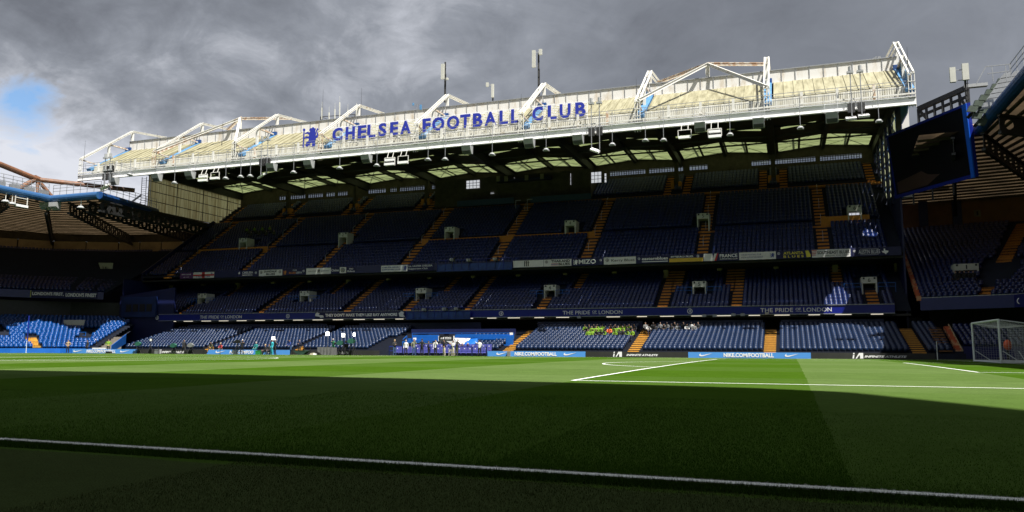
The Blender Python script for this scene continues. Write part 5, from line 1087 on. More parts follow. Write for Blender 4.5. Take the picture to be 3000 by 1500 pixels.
# floodlights and frames on the right-hand roof edge
t = thing('floodlight_bank', 'dense cluster of dull green floodlights on a sloping frame above the screen corner', 'floodlight', tuple(at(2870, 280, 1, 72)))
for j in range(3):
    for i in range(6):
        q = at(2852+i*17+j*13, 318-i*16+j*20, 1, 71.5+.3*j); MB().prism([q+Vector((-.5, 0, -.22)), q+Vector((.2, 0, -.32)), q+Vector((.45, 0, .22)), q+Vector((-.25, 0, .32))], (0, .5, .1)).build('floodlight_head', M['floodf'], t)
MB().bar(at(2835, 345, 1, 72.5), at(2955, 215, 1, 72.5), .3, .3).bar(at(2855, 370, 1, 72.5), at(2975, 250, 1, 72.5), .3, .3).build('bank_frame', M['black'], t)
t = thing('roof_ladder_deck', 'sloping grey slatted walkway with handrails beside the right blue tube', 'walkway', tuple(at(2940, 270, 1, 70)))
for k in range(7): a = at(2905+k*9.5, 312-k*15, 1, 70); MB().prism([a+Vector((-.9, 0, -.2)), a+Vector((1.1, 0, .0)), a+Vector((1.4, 0, .45)), a+Vector((-.5, 0, .3))], (0, .1, 0)).build('slat', M['grey'], t)
mb = MB(); Q = [at(2860, 246, 1, 69), at(2888, 195, 1, 69), at(2957, 188, 1, 69), at(2959, 208, 1, 69), at(2893, 216, 1, 69)]
for a, b in zip(Q, Q[1:]): mb.bar(a, b, .07, .07)
for px in (2905, 2945): mb.bar(at(px, 192, 1, 69), at(px+5, 238, 1, 69), .06, .06)
mb.build('deck_rail', M['grey'], t)
t = thing('roof_gantry', 'black steel lattice gantry joining the white roof to the big screen', 'gantry', tuple(at(2700, 330, 1, 93)))
A0, A1_ = at(2690, 320, 1, 93), at(2835, 256, 1, 90)
mb = MB(); mb.bar(A0, A1_, .45, .55).bar(A0-Vector((0, 0, .9)), A1_-Vector((0, 0, 1.0)), .28, .28)
for k in range(7): f = k/6; u = A0+(A1_-A0)*f; mb.bar(u, u-Vector((0, 0, 3.0)), .26, .3)
mb.bar(A0, A0+(A1_-A0)*.35-Vector((0, 0, 3.2)), .3, .3).bar(A0+(A1_-A0)*.8, A1_-Vector((0, 0, 3.0)), .25, .25); mb.build('gantry_truss', M['black'], t)
MB().bar(A1_+Vector((-.4, 0, .1)), A1_+Vector((1.9, 0, .1)), .6, .35).build('gantry_end', M['ltgrey'], t)
MB().tube(at(2700, 365, 1, 96), at(2860, 372, 1, 96), .35, 8).build('arch_tube', M['brown'], label='short stretch of rust-brown roof tube seen behind the black gantry', cat='pipe')
# big screen
TL = Vector((-.9, 89.6, 24.9)); 
def dpt(px, py, dep):
    d = Fv + Rv*((px-1500)/FP) - Uv*((py-750)/FP); return CO+d*dep
c_tr, c_br = dpt(2832, 302, 72.8), dpt(2858, 519, 73.4); c_bl, c_tl = dpt(2624, 582, 86.5), dpt(2596, 398, 85.7)
SC = thing('video_screen', 'big switched-off video screen in a bright blue frame at the right', 'screen', tuple(c_bl))
nrm = (c_br-c_bl).cross(c_tl-c_bl).normalized();
if nrm.dot(CO-c_bl) < 0: nrm = -nrm
MB().prism([c_bl, c_br, c_tr, c_tl], -nrm*.35).build('screen_housing', M['frameb'], SC)
def lp(u, v): return c_bl+(c_br-c_bl)*u*(1-v)+(c_tr-c_tl)*u*v+(c_tl-c_bl)*v
def quadp(pts, off, th, m, name): MB().prism([lp(u, v)+nrm*off for u, v in pts], nrm*th).build(name, m, SC)
quadp([(.03, .05), (.965, .05), (.955, .965), (.03, .965)], .02, .02, M['screen'], 'screen_panel')
quadp([(.965, 0), (1, 0), (1, 1), (.955, 1)], .0, .12, mat('brighter_blue_frame_edge', (.006, .09, .55), .4), 'frame_edge')  # right frame edge in a brighter blue than the rest
quadp([(0, 0), (.965, 0), (.965, .05), (0, .05)], .0, .10, M['frameb'], 'frame_edge'); quadp([(0, .965), (.955, .965), (.955, 1), (0, 1)], .0, .10, M['frameb'], 'frame_edge')
quadp([(.06, .07), (.45, .07), (.62, .18), (.48, .22), (.40, .30), (.06, .24)], .045, .01, M['screen2'], 'painted_reflection')  # warm reflections painted as thin patches over the dark screen
quadp([(.30, .56), (.50, .60), (.78, .66), (.80, .70), (.52, .68), (.42, .64)], .045, .01, M['screen2'], 'painted_reflection')
for u in (.25, .5, .75): MB().bar(lp(u, 0), lp(u, 0)-Vector((0, 0, 1.2)), .15, .15).build('screen_bracket', M['black'], SC)
MB().bar(lp(.8, .9)-nrm*.5, (7, 84, QZ+.3), .4, .4).build('screen_support', M['black'], SC)
# ================================================================== STAND BEHIND THE CAMERA (casts the foreground shade)
NS = thing('grandstand', 'unseen grandstand behind the camera, roof shaped so its shadow covers the near half of the pitch', 'grandstand', (-50, -20, 0))
NZ = 42.0; NX = -10.2+.43*NZ; NY = 13.45-.36*NZ  # unseen roof raised to let more skylight onto the shaded grass
MB().prism([(-118, -40, NZ), (13.0, -40, NZ)]+[(a+.43*NZ, b-.36*NZ, NZ) for a, b in ((-4.5, -8), (-5.6, 2.5), (-8.3, 7.4), (-10.3, 10.8), (-12, 11.6), (-16, 12.3), (-20, 12.8), (-30, 13.5), (-136, 13.9))], (0, 0, .5)).build('roof', M['ltgrey'], NS)  # roof outline drawn to fit the shade edge on the pitch
mb = MB()
for i in range(22): mb.box(-118, 3, -17-(i+1)*.9, -17-i*.9, 0, 1.2+i*.85)
mb.build('terrace', M['conc'], NS)
MB().box(-118, 3, -40, -39, 0, NZ-.05).build('rear_wall', M['navy'], NS)
for i in range(9): MB().box(-112+i*14-.3, -112+i*14+.3, -37, -36.4, 0, NZ-.02).build('column', M['dark'], NS)
# roof of the right-hand end carries on towards the camera side
MB().box(13, 36, -20, 38, 0, 6).build('end_stand_wing', M['dark'], RS)
MB().box(-140, -118, -30, -12, 0, 8).build('end_stand_wing', M['dark'], LS)
# ================================================================== GOAL AND FLAGS
GX, GY0, GY1 = -.3, 44.89, 51.73; g0 = gz(48)
G = thing('goal', 'portable white football goal with a sagging net beyond the penalty area, at the right edge', 'goal', (GX, GY0, g0))
MB().tube((GX, GY0, g0), (GX, GY0, g0+2.44), .06, 12).build('post', M['post'], G); MB().tube((GX, GY1, g0), (GX, GY1, g0+2.44), .06, 12).build('post', M['post'], G)
MB().tube((GX, GY0-.06, g0+2.44), (GX, GY1+.06, g0+2.44), .06, 12).build('crossbar', M['post'], G)
D = 2.3
MB().tube((GX, GY0, g0+.06), (GX+D, GY0, g0+.06), .05, 8).tube((GX, GY1, g0+.06), (GX+D, GY1, g0+.06), .05, 8).tube((GX+D, GY0, g0+.06), (GX+D, GY1, g0+.06), .05, 8).tube((GX, GY0, g0+.05), (GX, GY1, g0+.05), .045, 8).build('base_frame', M['post'], G)
MB().tube((GX+.1, GY0, g0+.7), (GX+.9, GY0, g0+.1), .025, 6).tube((GX+.1, GY1, g0+.7), (GX+.9, GY1, g0+.1), .025, 6).tube((GX+1.2, GY0+.1, g0+.1), (GX+.9, GY0+.1, g0+.7), .025, 6).build('brace', M['post'], G)
MB().tube((GX, GY0, g0+2.44), (GX+1.9, GY0, g0+2.15), .03, 6).tube((GX, GY1, g0+2.44), (GX+1.9, GY1, g0+2.15), .03, 6).tube((GX+1.9, GY0, g0+2.15), (GX+1.9, GY1, g0+2.15), .02, 6).build('net_arm', M['post'], G)
for s, yy in ((-1, GY0), (1, GY1)):
    MB().tube((GX+1.5, yy+s*.08, g0+.16), (GX+1.5, yy+s*.14, g0+.16), .16, 12).build('wheel', M['black'], G)
mb = MB(); cs = .14; w = .006
def cord(a, b, sag, n=6):
    a = Vector(a); b = Vector(b); p = a
    for i in range(1, n+1): f = i/n; q = a+(b-a)*f+Vector((0, 0, -sag*4*f*(1-f))); mb.bar(p, q, w, w); p = q
for yy in (GY0, GY1):
    n = 17
    for i in range(n): z = g0+.1+i*cs; dx = 1.9+.4*(1-(z-g0)/2.3); cord((GX, yy, z), (GX+dx, yy, z-.05), .05+.02*(i % 3), 4)
    for i in range(1, 16): x = i*cs; cord((GX+x, yy, g0+.05), (GX+x, yy, g0+2.40-.15*x), 0, 1)
n = int((GY1-GY0)/cs)
for i in range(n+1): y = GY0+i*cs; cord((GX, y, g0+2.42), (GX+1.9, y, g0+2.15), .14, 4); cord((GX+1.9, y, g0+2.15), (GX+D, y, g0+.06), .0, 2)
for i in range(1, 13): x = i*.15; cord((GX+x, GY0, g0+2.42-.14*x), (GX+x, GY1, g0+2.42-.14*x), .18*math.sin(math.pi*x/1.9), 8)
for i in range(1, 16): z = i*cs; cord((GX+1.9+.4*(1-z/2.15), GY0, g0+z), (GX+1.9+.4*(1-z/2.15), GY1, g0+z), .04, 6)
mb.build('net', M['net'], G)
def flag(x, y, label, col, h=1.55, top=None):
    t = thing('corner_flag', label, 'corner flag', (x, y, 0)); MB().tube((x, y, -.05), (x, y, h), .035, 8, .03).build('flag_pole', M[col], t)
    if top: MB().prism([(x+.02, y, h), (x+.02, y, h-.35), (x-.30, y+.3, h-.45)], (0, .02, 0)).build('flag_cloth', M[top], t)
flag(0, 67, 'white corner flag pole at the right corner, beside the stepped kerb', 'post'); flag(-103, 67, 'white corner flag pole by the yellow stairs at the far left corner', 'post')
p = at(77, 1035, 1, 70.5); t = thing('net_pole', 'tall thin blue pole standing behind the far left corner', 'pole', (p.x, 70.5, 0)); MB().tube((p.x, 70.5, -.05), (p.x, 70.5, at(77, 925, 1, 70.5).z), .07, 8).build('pole', M['rail'], t)
p = at(2875, 1030, 0, 1.8); t = thing('ball_sack', 'small orange ball hanging in front of the right stand, seen through the net', 'ball', tuple(at(2951, 1011, 1, 55)))
q = at(2952, 1011, 1, 55); MB().add(*(lambda n_, m_: ([(q.x+.26*math.sin(math.pi*i/m_)*math.cos(2*math.pi*j/n_), q.y+.26*math.sin(math.pi*i/m_)*math.sin(2*math.pi*j/n_), q.z+.36*math.cos(math.pi*i/m_)) for i in range(m_+1) for j in range(n_)], [(i*n_+j, (i+1)*n_+j, (i+1)*n_+(j+1) % n_, i*n_+(j+1) % n_) for i in range(m_) for j in range(n_)]))(10, 6)).build('vest', mat('orange_vest_cloth', (.6, .09, .02), .7), t)
q2 = Vector((q.x, q.y, 0)); MB().tube(q2, (q.x, q.y, q.z-.3), .09, 8).build('stand', M['black'], t); t.name = 'training_dummy'; t['label'] = 'small dark post topped with an orange cover behind the goal net'; t['category'] = 'post'
# ================================================================== PEOPLE
SKIN = mat('skin', (.42, .24, .17), .6); SKIND = mat('dark_skin', (.12, .06, .04), .6)
CL = {}
def cl(n, c): CL[n] = mat(n+'_cloth', c, .8, var=.12, vs=6)
for n, c in dict(black=(.008, .008, .010), charcoal=(.02, .02, .022), navy=(.008, .012, .04), white=(.62, .62, .62), beige=(.34, .24, .13), olive=(.15, .16, .11), jeans=(.03, .07, .16), paleblue=(.15, .28, .42), teal=(.01, .16, .16), limevest=(.15, .28, .012), orangevest=(.75, .12, .02), green=(.01, .12, .05), blue=(.015, .04, .20), cream=(.5, .45, .34), red=(.35, .03, .03), grey=(.15, .15, .15), khaki=(.06, .065, .035), cyan=(.03, .36, .45)).items(): cl(n, c)
HAIR = {n: mat(n+'_hair', c, .7) for n, c in dict(darkbrown=(.02, .012, .008), grey=(.30, .29, .28), blond=(.42, .30, .14), blackh=(.006, .006, .006), bald=(.42, .24, .17), cap=(.5, .5, .5)).items()}
POSES = {}
def skin_body(pose):
    """one continuous skinned body; joints as (name, parent, position, radius, region)"""
    if pose in POSES: return POSES[pose]
    sit = pose.startswith('sit'); hz = .48 if sit else .93
    J = [('pel', None, (0, 0, hz), .135, 1), ('sp', 'pel', (0, .0, hz+.22), .13, 1), ('ch', 'sp', (0, .01, hz+.40), .155, 1), ('nb', 'ch', (0, .01, hz+.53), .075, 1), ('nk', 'nb', (0, -.0, hz+.59), .052, 0), ('hd', 'nk', (0, -.02, hz+.69), .088, 0), ('tp', 'hd', (0, -.01, hz+.78), .075, 0)]
    lean = {'lean': -.18, 'camera': -.14, 'sitlean': -.22, 'bend': -.4}.get(pose, 0)
    for s in (-1, 1):
        x = .19*s
        arm = {'stand': ((x*1.25, .03, hz+.20), (x*1.3, -.05, hz-.03)), 'cross': ((x*1.35, -.02, hz+.24), (x*.1, -.22, hz+.28)), 'camera': ((x*1.2, -.18, hz+.25), (x*.4, -.36, hz+.42)), 'phone': ((x*1.35, -.08, hz+.25), ((x*.75, -.10, hz+.60) if s > 0 else (x*1.2, -.1, hz+.02))),
               'raise': ((x*1.5, -.12, hz+.42), (x*2.4, -.2, hz+.55)) if s > 0 else ((x*1.25, .02, hz+.2), (x*1.2, -.1, hz)), 'walk': ((x*1.25, .10*s, hz+.21), (x*1.25, .12*s, hz)), 'lean': ((x*1.3, -.2, hz+.22), (x*.8, -.38, hz+.12)),
               'sit': ((x*1.3, -.05, hz+.2), (x*.8, -.28, hz+.12)), 'sitlean': ((x*1.3, -.22, hz+.2), (x*.5, -.42, hz+.2)), 'hips': ((x*1.9, .08, hz+.26), (x*1.05, -.02, hz+.10)), 'bend': ((x*1.2, -.35, hz+.1), (x*.8, -.45, hz-.2))}[pose]
        J += [('sh%d' % s, 'ch', (x, .01, hz+.48), .068, 1), ('el%d' % s, 'sh%d' % s, arm[0], .048, 1), ('wr%d' % s, 'el%d' % s, arm[1], .034, 1), ('ha%d' % s, 'wr%d' % s, tuple(Vector(arm[1])+(Vector(arm[1])-Vector(arm[0])).normalized()*.11), .038, 0)]
        hx = .095*s
        if sit: leg = ((hx*1.5, -.44, hz+.03), (hx*1.5, -.46, .09), (hx*1.5, -.62, .045))
        elif pose == 'walk': leg = ((hx, -.16*s-.02, .50), (hx, -.20*s+.12, .09), (hx, -.20*s-.02, .04))
        else: leg = ((hx*1.25, -.02, .50), (hx*1.5, .02, .09), (hx*1.6, -.12, .045))
        J += [('hp%d' % s, 'pel', (hx, 0, hz-.06), .105, 2), ('kn%d' % s, 'hp%d' % s, leg[0], .068, 2), ('an%d' % s, 'kn%d' % s, leg[1], .047, 2), ('to%d' % s, 'an%d' % s, leg[2], .04, 3)]
    idx = {j[0]: i for i, j in enumerate(J)}
    co = []
    for j in J:
        p = Vector(j[2])
        if lean and p.z > hz: p = Vector((p.x, p.y+lean*(p.z-hz)/.7, p.z-abs(lean)*.15*(p.z-hz)))
        co.append(p)
    me = bpy.data.meshes.new('b'); me.from_pydata(co, [(idx[j[1]], i) for i, j in enumerate(J) if j[1]], [])
    ob = bpy.data.objects.new('b', me); COL.objects.link(ob); md = ob.modifiers.new('s', 'SKIN'); md.use_smooth_shade = True; md.branch_smoothing = .6
    for i, j in enumerate(J):
        sv = me.skin_vertices[0].data[i]; r = j[3]; sv.radius = (r*1.12, r*.8) if j[0] in ('pel', 'sp', 'ch') else (r, r); sv.use_root = (i == 0)
    ob.modifiers.new('u', 'SUBSURF').levels = 1
    dg = bpy.context.evaluated_depsgraph_get(); dg.update(); m = bpy.data.meshes.new_from_object(ob.evaluated_get(dg)); m.name = 'body_'+pose; bpy.data.objects.remove(ob)
    for k in range(4): m.materials.append(SKIN)
    segs = [(co[idx[j[1]]], co[i], j[4], J[idx[j[1]]][4]) for i, j in enumerate(J) if j[1]]
    for p in m.polygons:
        c = p.center; best = 9; reg = 1
        for a, b, rg, rp in segs:
            d = b-a; t = max(0, min(1, (c-a).dot(d)/max(d.length_squared, 1e-9))); e = (c-a-d*t).length
            if e < best: best = e; reg = rg if t > .5 or rg == rp else rp
        if not sit and c.z < hz-.02 and reg == 1 and abs(c.x) < .2: reg = 2
        p.material_index = reg; p.use_smooth = True
    hd = co[idx['hd']]; POSES[pose] = (m, hd); return POSES[pose]
def hair_mesh(long=False):
    v = []; f = []; n = 10; mrow = 5
    for i in range(mrow):
        a = math.pi*(.05+.5*i/(mrow-1)); 
        for j in range(n):
            b = 2*math.pi*j/n; fr = 1 if math.sin(b) > -.3 else .75; z = math.cos(a)*.125; 
            if math.sin(b) < -.3 and i > 2: z = max(z, .045)
            if long and math.sin(b) > -.2 and i == mrow-1: z = -.14
            v.append((math.sin(a)*.098*math.cos(b), math.sin(a)*.112*math.sin(b)*fr+.012, z))
    v.append((0, .01, .128)); top = len(v)-1
    for i in range(mrow-1):
        for j in range(n): f.append((i*n+j, (i+1)*n+j, (i+1)*n+(j+1) % n, i*n+(j+1) % n))
    for j in range(n): f.append((top, j, (j+1) % n))
    me = bpy.data.meshes.new('hair'); me.from_pydata(v, [], f); me.materials.append(HAIR['darkbrown']); me.update(); return me
HM = {False: hair_mesh(), True: hair_mesh(True)}
def face_mesh():
    mb = MB(); mb.prism([(-.016, -.095, -.02), (.016, -.095, -.02), (.006, -.10, .03), (-.006, -.10, .03)], (0, -.022, 0))
    mb.k = 0
    me = bpy.data.meshes.new('nose'); me.from_pydata(mb.v, [], mb.f); me.materials.append(SKIN); return me
NOSE = face_mesh()
def person(x, y, z, pose, top, legs, hair, label, rz=0, h=1.0, long=False, skin=None, shoes='black', group=None):
    m, hd = skin_body(pose); t = thing('person', label, 'person', (x, y, z), rz, group); t.scale = (h, h, h)
    o = bpy.data.objects.new('body', m); COL.objects.link(o); o.parent = t
    for i, mm in enumerate((skin or SKIN, CL[top], CL[legs], CL[shoes])): o.material_slots[i].link = 'OBJECT'; o.material_slots[i].material = mm
    k = bpy.data.objects.new('hair', HM[long]); COL.objects.link(k); k.parent = t; k.location = hd+Vector((0, 0, .012)); k.material_slots[0].link = 'OBJECT'; k.material_slots[0].material = HAIR[hair]
    n = bpy.data.objects.new('face', NOSE); COL.objects.link(n); n.parent = t; n.location = hd; n.material_slots[0].link = 'OBJECT'; n.material_slots[0].material = skin or SKIN
    return t
def px_x(px, Y=70.0): return at(px, 1045, 1, Y).x
Z0 = -.02
# left corner
person(px_x(197), 70.0, Z0, 'hips', 'beige', 'black', 'darkbrown', 'person in a beige jacket and black trousers standing by the left corner board', .3)
person(px_x(217), 71.9, Z0, 'stand', 'charcoal', 'black', 'darkbrown', 'person in a dark suit jacket over a white shirt just behind the beige jacket', -.2)
person(px_x(116, 73), 72.9, .15, 'sitlean', 'orangevest', 'black', 'darkbrown', 'person crouched in an orange vest at the foot of the yellow stairs', .6)
for px, tp, z, l in ((133, 'cream', .1, 'seated person in cream right of the orange vest'), (146, 'limevest', .3, 'seated person in a lime vest left of the white top'), (157, 'white', .35, 'seated person in a bright white top by the left corner'), (165, 'white', .3, 'second seated person in white by the left corner'), (178, 'limevest', .3, 'seated person in a lime vest left of the beige jacket'), (186, 'green', .25, 'seated person in green just left of the beige jacket'), (205, 'limevest', .3, 'seated person in a lime vest behind the beige jacket')):
    person(px_x(px, 73.2), 73.2, z, 'sitlean' if px % 2 else 'sit', tp, 'charcoal', 'blackh', l, random.uniform(-.6, .6))
person(px_x(319, 72), 71.8, .05, 'hips', 'limevest', 'black', 'darkbrown', 'steward in a lime yellow vest standing at the concrete steps', .8)
p = at(280, 1015, 1, 75); person(p.x, 75.2, .6, 'sitlean', 'black', 'charcoal', 'cap', 'person in black with a pale cap sitting on the concrete steps', -.4)
person(px_x(25, 72), 71.8, .0, 'sit', 'charcoal', 'black', 'blackh', 'person in dark clothes seated behind the board at the far left', .2)
# media people
person(px_x(534), 70.2, Z0, 'walk', 'black', 'black', 'darkbrown', 'person in black with a paper on the chest, walking by the left tripods', 1.2)
person(px_x(708), 70.0, Z0, 'camera', 'black', 'black', 'cap', 'camera operator in black bending to the tripod camera in front of the blue board', .9, 1.02)
person(px_x(620, 72.4), 72.4, .2, 'sitlean', 'khaki', 'khaki', 'darkbrown', 'person in brown sitting low behind the blue board with the swoosh'); person(px_x(648, 72.2), 72.2, .1, 'sitlean', 'red', 'grey', 'blond', 'person in a salmon red top crouching behind the blue board')
CLs = M['post']
person(px_x(749, 71.6), 71.6, .2, 'sit', 'teal', 'teal', 'cap', 'person in a teal jacket seated above the green crate', .1)
person(px_x(773), 70.2, -.1, 'sit', 'black', 'black', 'blond', 'person in black seated left of the couple standing by the light', -.4); person(px_x(788, 71), 71.0, -.05, 'sit', 'charcoal', 'charcoal', 'blackh', 'second person in black seated left of the couple by the light', -.2)
person(px_x(796), 70.0, Z0, 'stand', 'cyan', 'cyan', 'darkbrown', 'person in light blue half hidden beside the man in black', -.4)
person(px_x(808), 69.8, Z0, 'cross', 'black', 'black', 'cap', 'person in a black coat and white cap standing right of the lit lamp', 2.6, 1.03)
person(px_x(850, 71.6), 71.6, .1, 'lean', 'blue', 'jeans', 'darkbrown', 'person in blue leaning forward behind the boards', -.3, .95)
person(px_x(876, 71.2), 71.2, .05, 'cross', 'navy', 'black', 'blackh', 'person in navy with folded arms above the green tarpaulin', .1, .98)
person(px_x(972, 71.6), 71.9, .25, 'camera', 'green', 'green', 'cap', 'person in a green coat behind the grey covered table', .1, .93)
# group at the dugout
person(px_x(1157), 69.9, Z0, 'cross', 'charcoal', 'jeans', 'blond', 'blond person in a dark coat, leftmost at the blue barrier', .9, 1.0, True)
person(px_x(1190), 69.9, Z0, 'stand', 'white', 'black', 'grey', 'person in a black jacket open over a white shirt, second at the barrier', .1, .98)
person(px_x(1211), 70.1, Z0, 'phone', 'olive', 'jeans', 'darkbrown', 'person in an olive shirt and jeans at the barrier', .3, 1.03)
person(px_x(1237), 69.9, Z0, 'hips', 'black', 'black', 'blackh', 'broad person in black seen from behind at the barrier', 3.0, 1.05)
person(px_x(1251), 70.3, Z0, 'stand', 'navy', 'black', 'darkbrown', 'person in navy just right of the broad person in black', 2.2, .92)
person(px_x(1277), 69.9, Z0, 'phone', 'white', 'black', 'blackh', 'person in a black suit and white shirt with a phone at the ear', -.2, 1.0)
person(px_x(1301), 70.0, Z0, 'hips', 'charcoal', 'cream', 'blackh', 'person in a dark jacket below the white framed sign', -.5, 1.0)
person(px_x(1317), 70.1, Z0, 'stand', 'blue', 'cream', 'blond', 'small person in blue with fair hair between two adults', .2, .80)
person(px_x(1327), 70.0, Z0, 'cross', 'white', 'cream', 'darkbrown', 'person in white with long dark hair by the barrier', -.3, .95, True)
person(px_x(1336), 70.1, Z0, 'lean', 'charcoal', 'khaki', 'blackh', 'person in a dark jacket leaning to the person in white', 1.3, 1.04)
person(px_x(1372, 72.2), 72.1, .12, 'sitlean', 'navy', 'navy', 'blond', 'person in navy sitting low on the purple dugout seats', .3); person(px_x(1354, 72.1), 72.1, .12, 'sit', 'charcoal', 'navy', 'cap', 'person in charcoal with a pale cap on the purple dugout seats', .1)
person(px_x(1406), 69.9, Z0, 'raise', 'white', 'black', 'blackh', 'person in a white shirt with one arm raised at the right of the barrier', 3.3, .98)
# seated stewards and crowd blocks in the stand
def seated(px, py, T, tops, label, grp, skin=None, sc=1):
    n = Vector((0, -T[4]/T[3], 1)); d = Fv + Rv*((px-1500)/FP) - Uv*((py-750)/FP); p0 = Vector((0, T[0], T[1])); t = (p0-CO).dot(n)/d.dot(n); p = CO+d*t
    i = round((p.y-T[0])/T[3]); y = T[0]+i*T[3]; z = T[1]+i*T[4]
    return person(p.x, y+.30, z-.02, random.choice(('sit', 'sitlean')), tops, random.choice(('black', 'charcoal', 'navy')), random.choice(('blackh', 'darkbrown', 'blackh')), label, random.uniform(-.5, .5), sc, skin=random.choice((SKIN, SKIND)), group=grp)
for i in range(34):
    px = 1714+i*4.35+random.uniform(-1, 1); py = 976+(i % 3)*7.5
    if abs(px-1783) > 5: v_ = i % 5 not in (1, 3); seated(px, py+4, T1, 'limevest' if v_ else 'black', 'seated steward in a lime yellow vest among the stewards on the lower tier' if v_ else 'seated person in a dark jacket between the lime vested stewards on the lower tier', 'stewards in lime vests on the lower tier' if v_ else 'people in dark jackets among the stewards')
seated(1785, 990, T1, 'orangevest', 'standing-out steward in an orange vest among the lime vests on the lower tier', None, sc=1.1)
for i in range(15):
    seated(1888+i*11+random.uniform(-3, 3), 978+(i % 2)*4, T1, random.choice(('charcoal', 'white', 'grey')), 'person in a grey and white jacket seated in the shaded rows right of the stewards', 'people in grey seated right of the stewards')
for i in range(12): seated(722+i*7, 684+(i % 3)*6, T3, 'limevest' if i % 3 == 0 else 'khaki', 'steward in a dull yellow vest high on the left of the upper tier', 'stewards beside portal 1 of the upper tier')
for i in range(20):
    p = at(154+i*5.8, 832+(i % 2)*5, 1, 85.6+i*.05); person(p.x, p.y, p.z-.8, 'sit', 'limevest' if i % 2 else 'khaki', 'black', 'blackh', 'steward in a lime vest seated above the LONDON\'S FIRST banner', random.uniform(-.3, .6), group='stewards on the left upper tier')
for i in range(5):
    p = at(2800+i*13, 815+(i % 2)*3, 1, 87.0); person(p.x, p.y, at(2820, 838, 1, 87).z-.1, 'stand', 'black', 'black', 'blackh', 'person in black standing in the entrance of portal 1 at the right', random.uniform(-.5, .5), group='people in black at the right portal')
# ================================================================== PITCHSIDE EQUIPMENT
def tripod(t, x, y, h, z=0, spread=.42, m='black'):
    mb = MB()
    for a in (0.4, 2.5, 4.6): mb.tube((x, y, h), (x+spread*math.cos(a), y+spread*math.sin(a), z), .028, 6)
    mb.tube((x, y, h-.4), (x, y, h+.1), .04, 6); mb.build('tripod', M[m], t)
def studio_light(px, py, label, w=.55, hh=.5, lit=True, Y=70.4):
    p = at(px, py, 1, Y); t = thing('studio_light', label, 'lamp', (p.x, Y, 0), group='square studio lights on stands by the far touchline')
    tripod(t, p.x, Y, 1.1); MB().tube((p.x, Y, 1.0), (p.x, Y, p.z-.2), .025, 6).build('stand_pole', M['black'], t)
    MB().box(p.x-w/2, p.x+w/2, Y-.03, Y-.01, p.z-hh/2, p.z+hh/2).build('light_panel', M['lamp'] if lit else M['bright'], t); MB().box(p.x-w/2-.04, p.x+w/2+.04, Y-.005, Y+.12, p.z-hh/2-.04, p.z+hh/2+.04).build('light_housing', M['black'], t)
    return t
studio_light(960, 978, 'lit square lamp on a stand, leftmost of the three lamps over the grey table', .40, .38); studio_light(1006, 982, 'lit square lamp on a stand, middle one of the three lamps over the grey table', .36, .36); studio_light(1038, 980, 'narrow lit lamp on a stand, rightmost of the three lamps over the grey table', .24, .34)
studio_light(801, 991, 'lit square lamp on a stand above the couple in black and light blue', .38, .32); studio_light(442, 996, 'unlit white square panel on a tripod, far left of the studio lights', .30, .28, False)
def fieldcam(px, label, cover='green', h=1.35, Y=70.6, rz=0, s=1.0):
    x = px_x(px, Y); t = thing('field_camera', label, 'camera', (x, Y, 0)); tripod(t, x, Y, h, spread=.5)
    c, sn = math.cos(rz), math.sin(rz)
    pr = [(-.42, -.05), (-.30, .22), (-.05, .34), (.25, .30), (.45, .12), (.38, -.12), (.1, -.18), (-.2, -.16)]
    MB().prism([(x+a*c*s, Y+a*sn*s-.14, h+.2+b*s) for a, b in pr], (-.28*sn, .28*c, 0)).build('camera_cover', M[cover], t)
    MB().tube((x-.42*c*s, Y-.42*sn*s, h+.22), (x-.7*c*s, Y-.7*sn*s, h+.2), .09, 8, .12).build('lens', M['black'], t); MB().bar((x+.3*c, Y+.3*sn, h+.05), (x+.6*c, Y+.6*sn-.2, h-.15), .03, .03).build('pan_handle', M['black'], t); return t
fieldcam(402, 'green covered camera on a tripod at the left of the media row', h=.95); fieldcam(506, 'small green covered camera on a low tripod beside the walking person', h=.75); fieldcam(556, 'grey camera on a low tripod right of the walking person', 'grey', h=.8)
fieldcam(694, 'dark camera on a tall tripod in front of the camera operator in black', 'black', h=1.25, s=.8); fieldcam(995, 'green covered camera on a tripod right of the person in green', h=1.1); fieldcam(1028, 'large green covered camera on a wide tripod right of the black monitor', h=1.3, s=1.1)
for px, l in ((459, 'grey equipment flight case between the left tripods'),):
    x = px_x(px, 70.3); t = thing('equipment_case', l, 'case', (x, 70.3, 0)); MB().box(x-.3, x+.3, 70.2, 70.6, -.02, .52).build('case_body', M['grey'], t); MB().box(x-.3, x+.3, 70.18, 70.2, .40, .43).build('lid_seam', M['black'], t)
x = px_x(1013, 70.8); z = at(1013, 1013, 1, 70.8).z; t = thing('monitor', 'black monitor on a stand between two green covered cameras', 'monitor', (x, 70.8, 0)); MB().box(x-.26, x+.26, 70.75, 70.85, z-.2, z+.22).build('monitor_panel', M['black'], t); tripod(t, x, 70.8, z-.1)
x0, x1 = px_x(930, 69.8), px_x(975, 69.8); t = thing('covered_table', 'table under a draped grey cloth, lower left corner lifted, beside the cameras', 'table', (x0, 69.8, 0))
mb = MB(); n = 14
for i in range(n):
    a = x0+(x1-x0)*i/n; b = x0+(x1-x0)*(i+1)/n; ya = 69.7-.05*math.sin(i*2.1); yb = 69.7-.05*math.sin((i+1)*2.1); za = .42-.42*min(1, i/5); zb = .42-.42*min(1, (i+1)/5)
    mb.add([(a, ya, za), (b, yb, zb), (b, 69.72, .88), (a, 69.72, .88)], [(0, 1, 2, 3)])
mb.box(x0, x1, 69.72, 70.6, .85, .88); mb.add([(x1, 69.7, 0), (x1, 70.6, 0), (x1, 70.6, .88), (x1, 69.72, .88)], [(0, 1, 2, 3)]); mb.build('table_cloth', M['cloth'], t)
mb = MB()
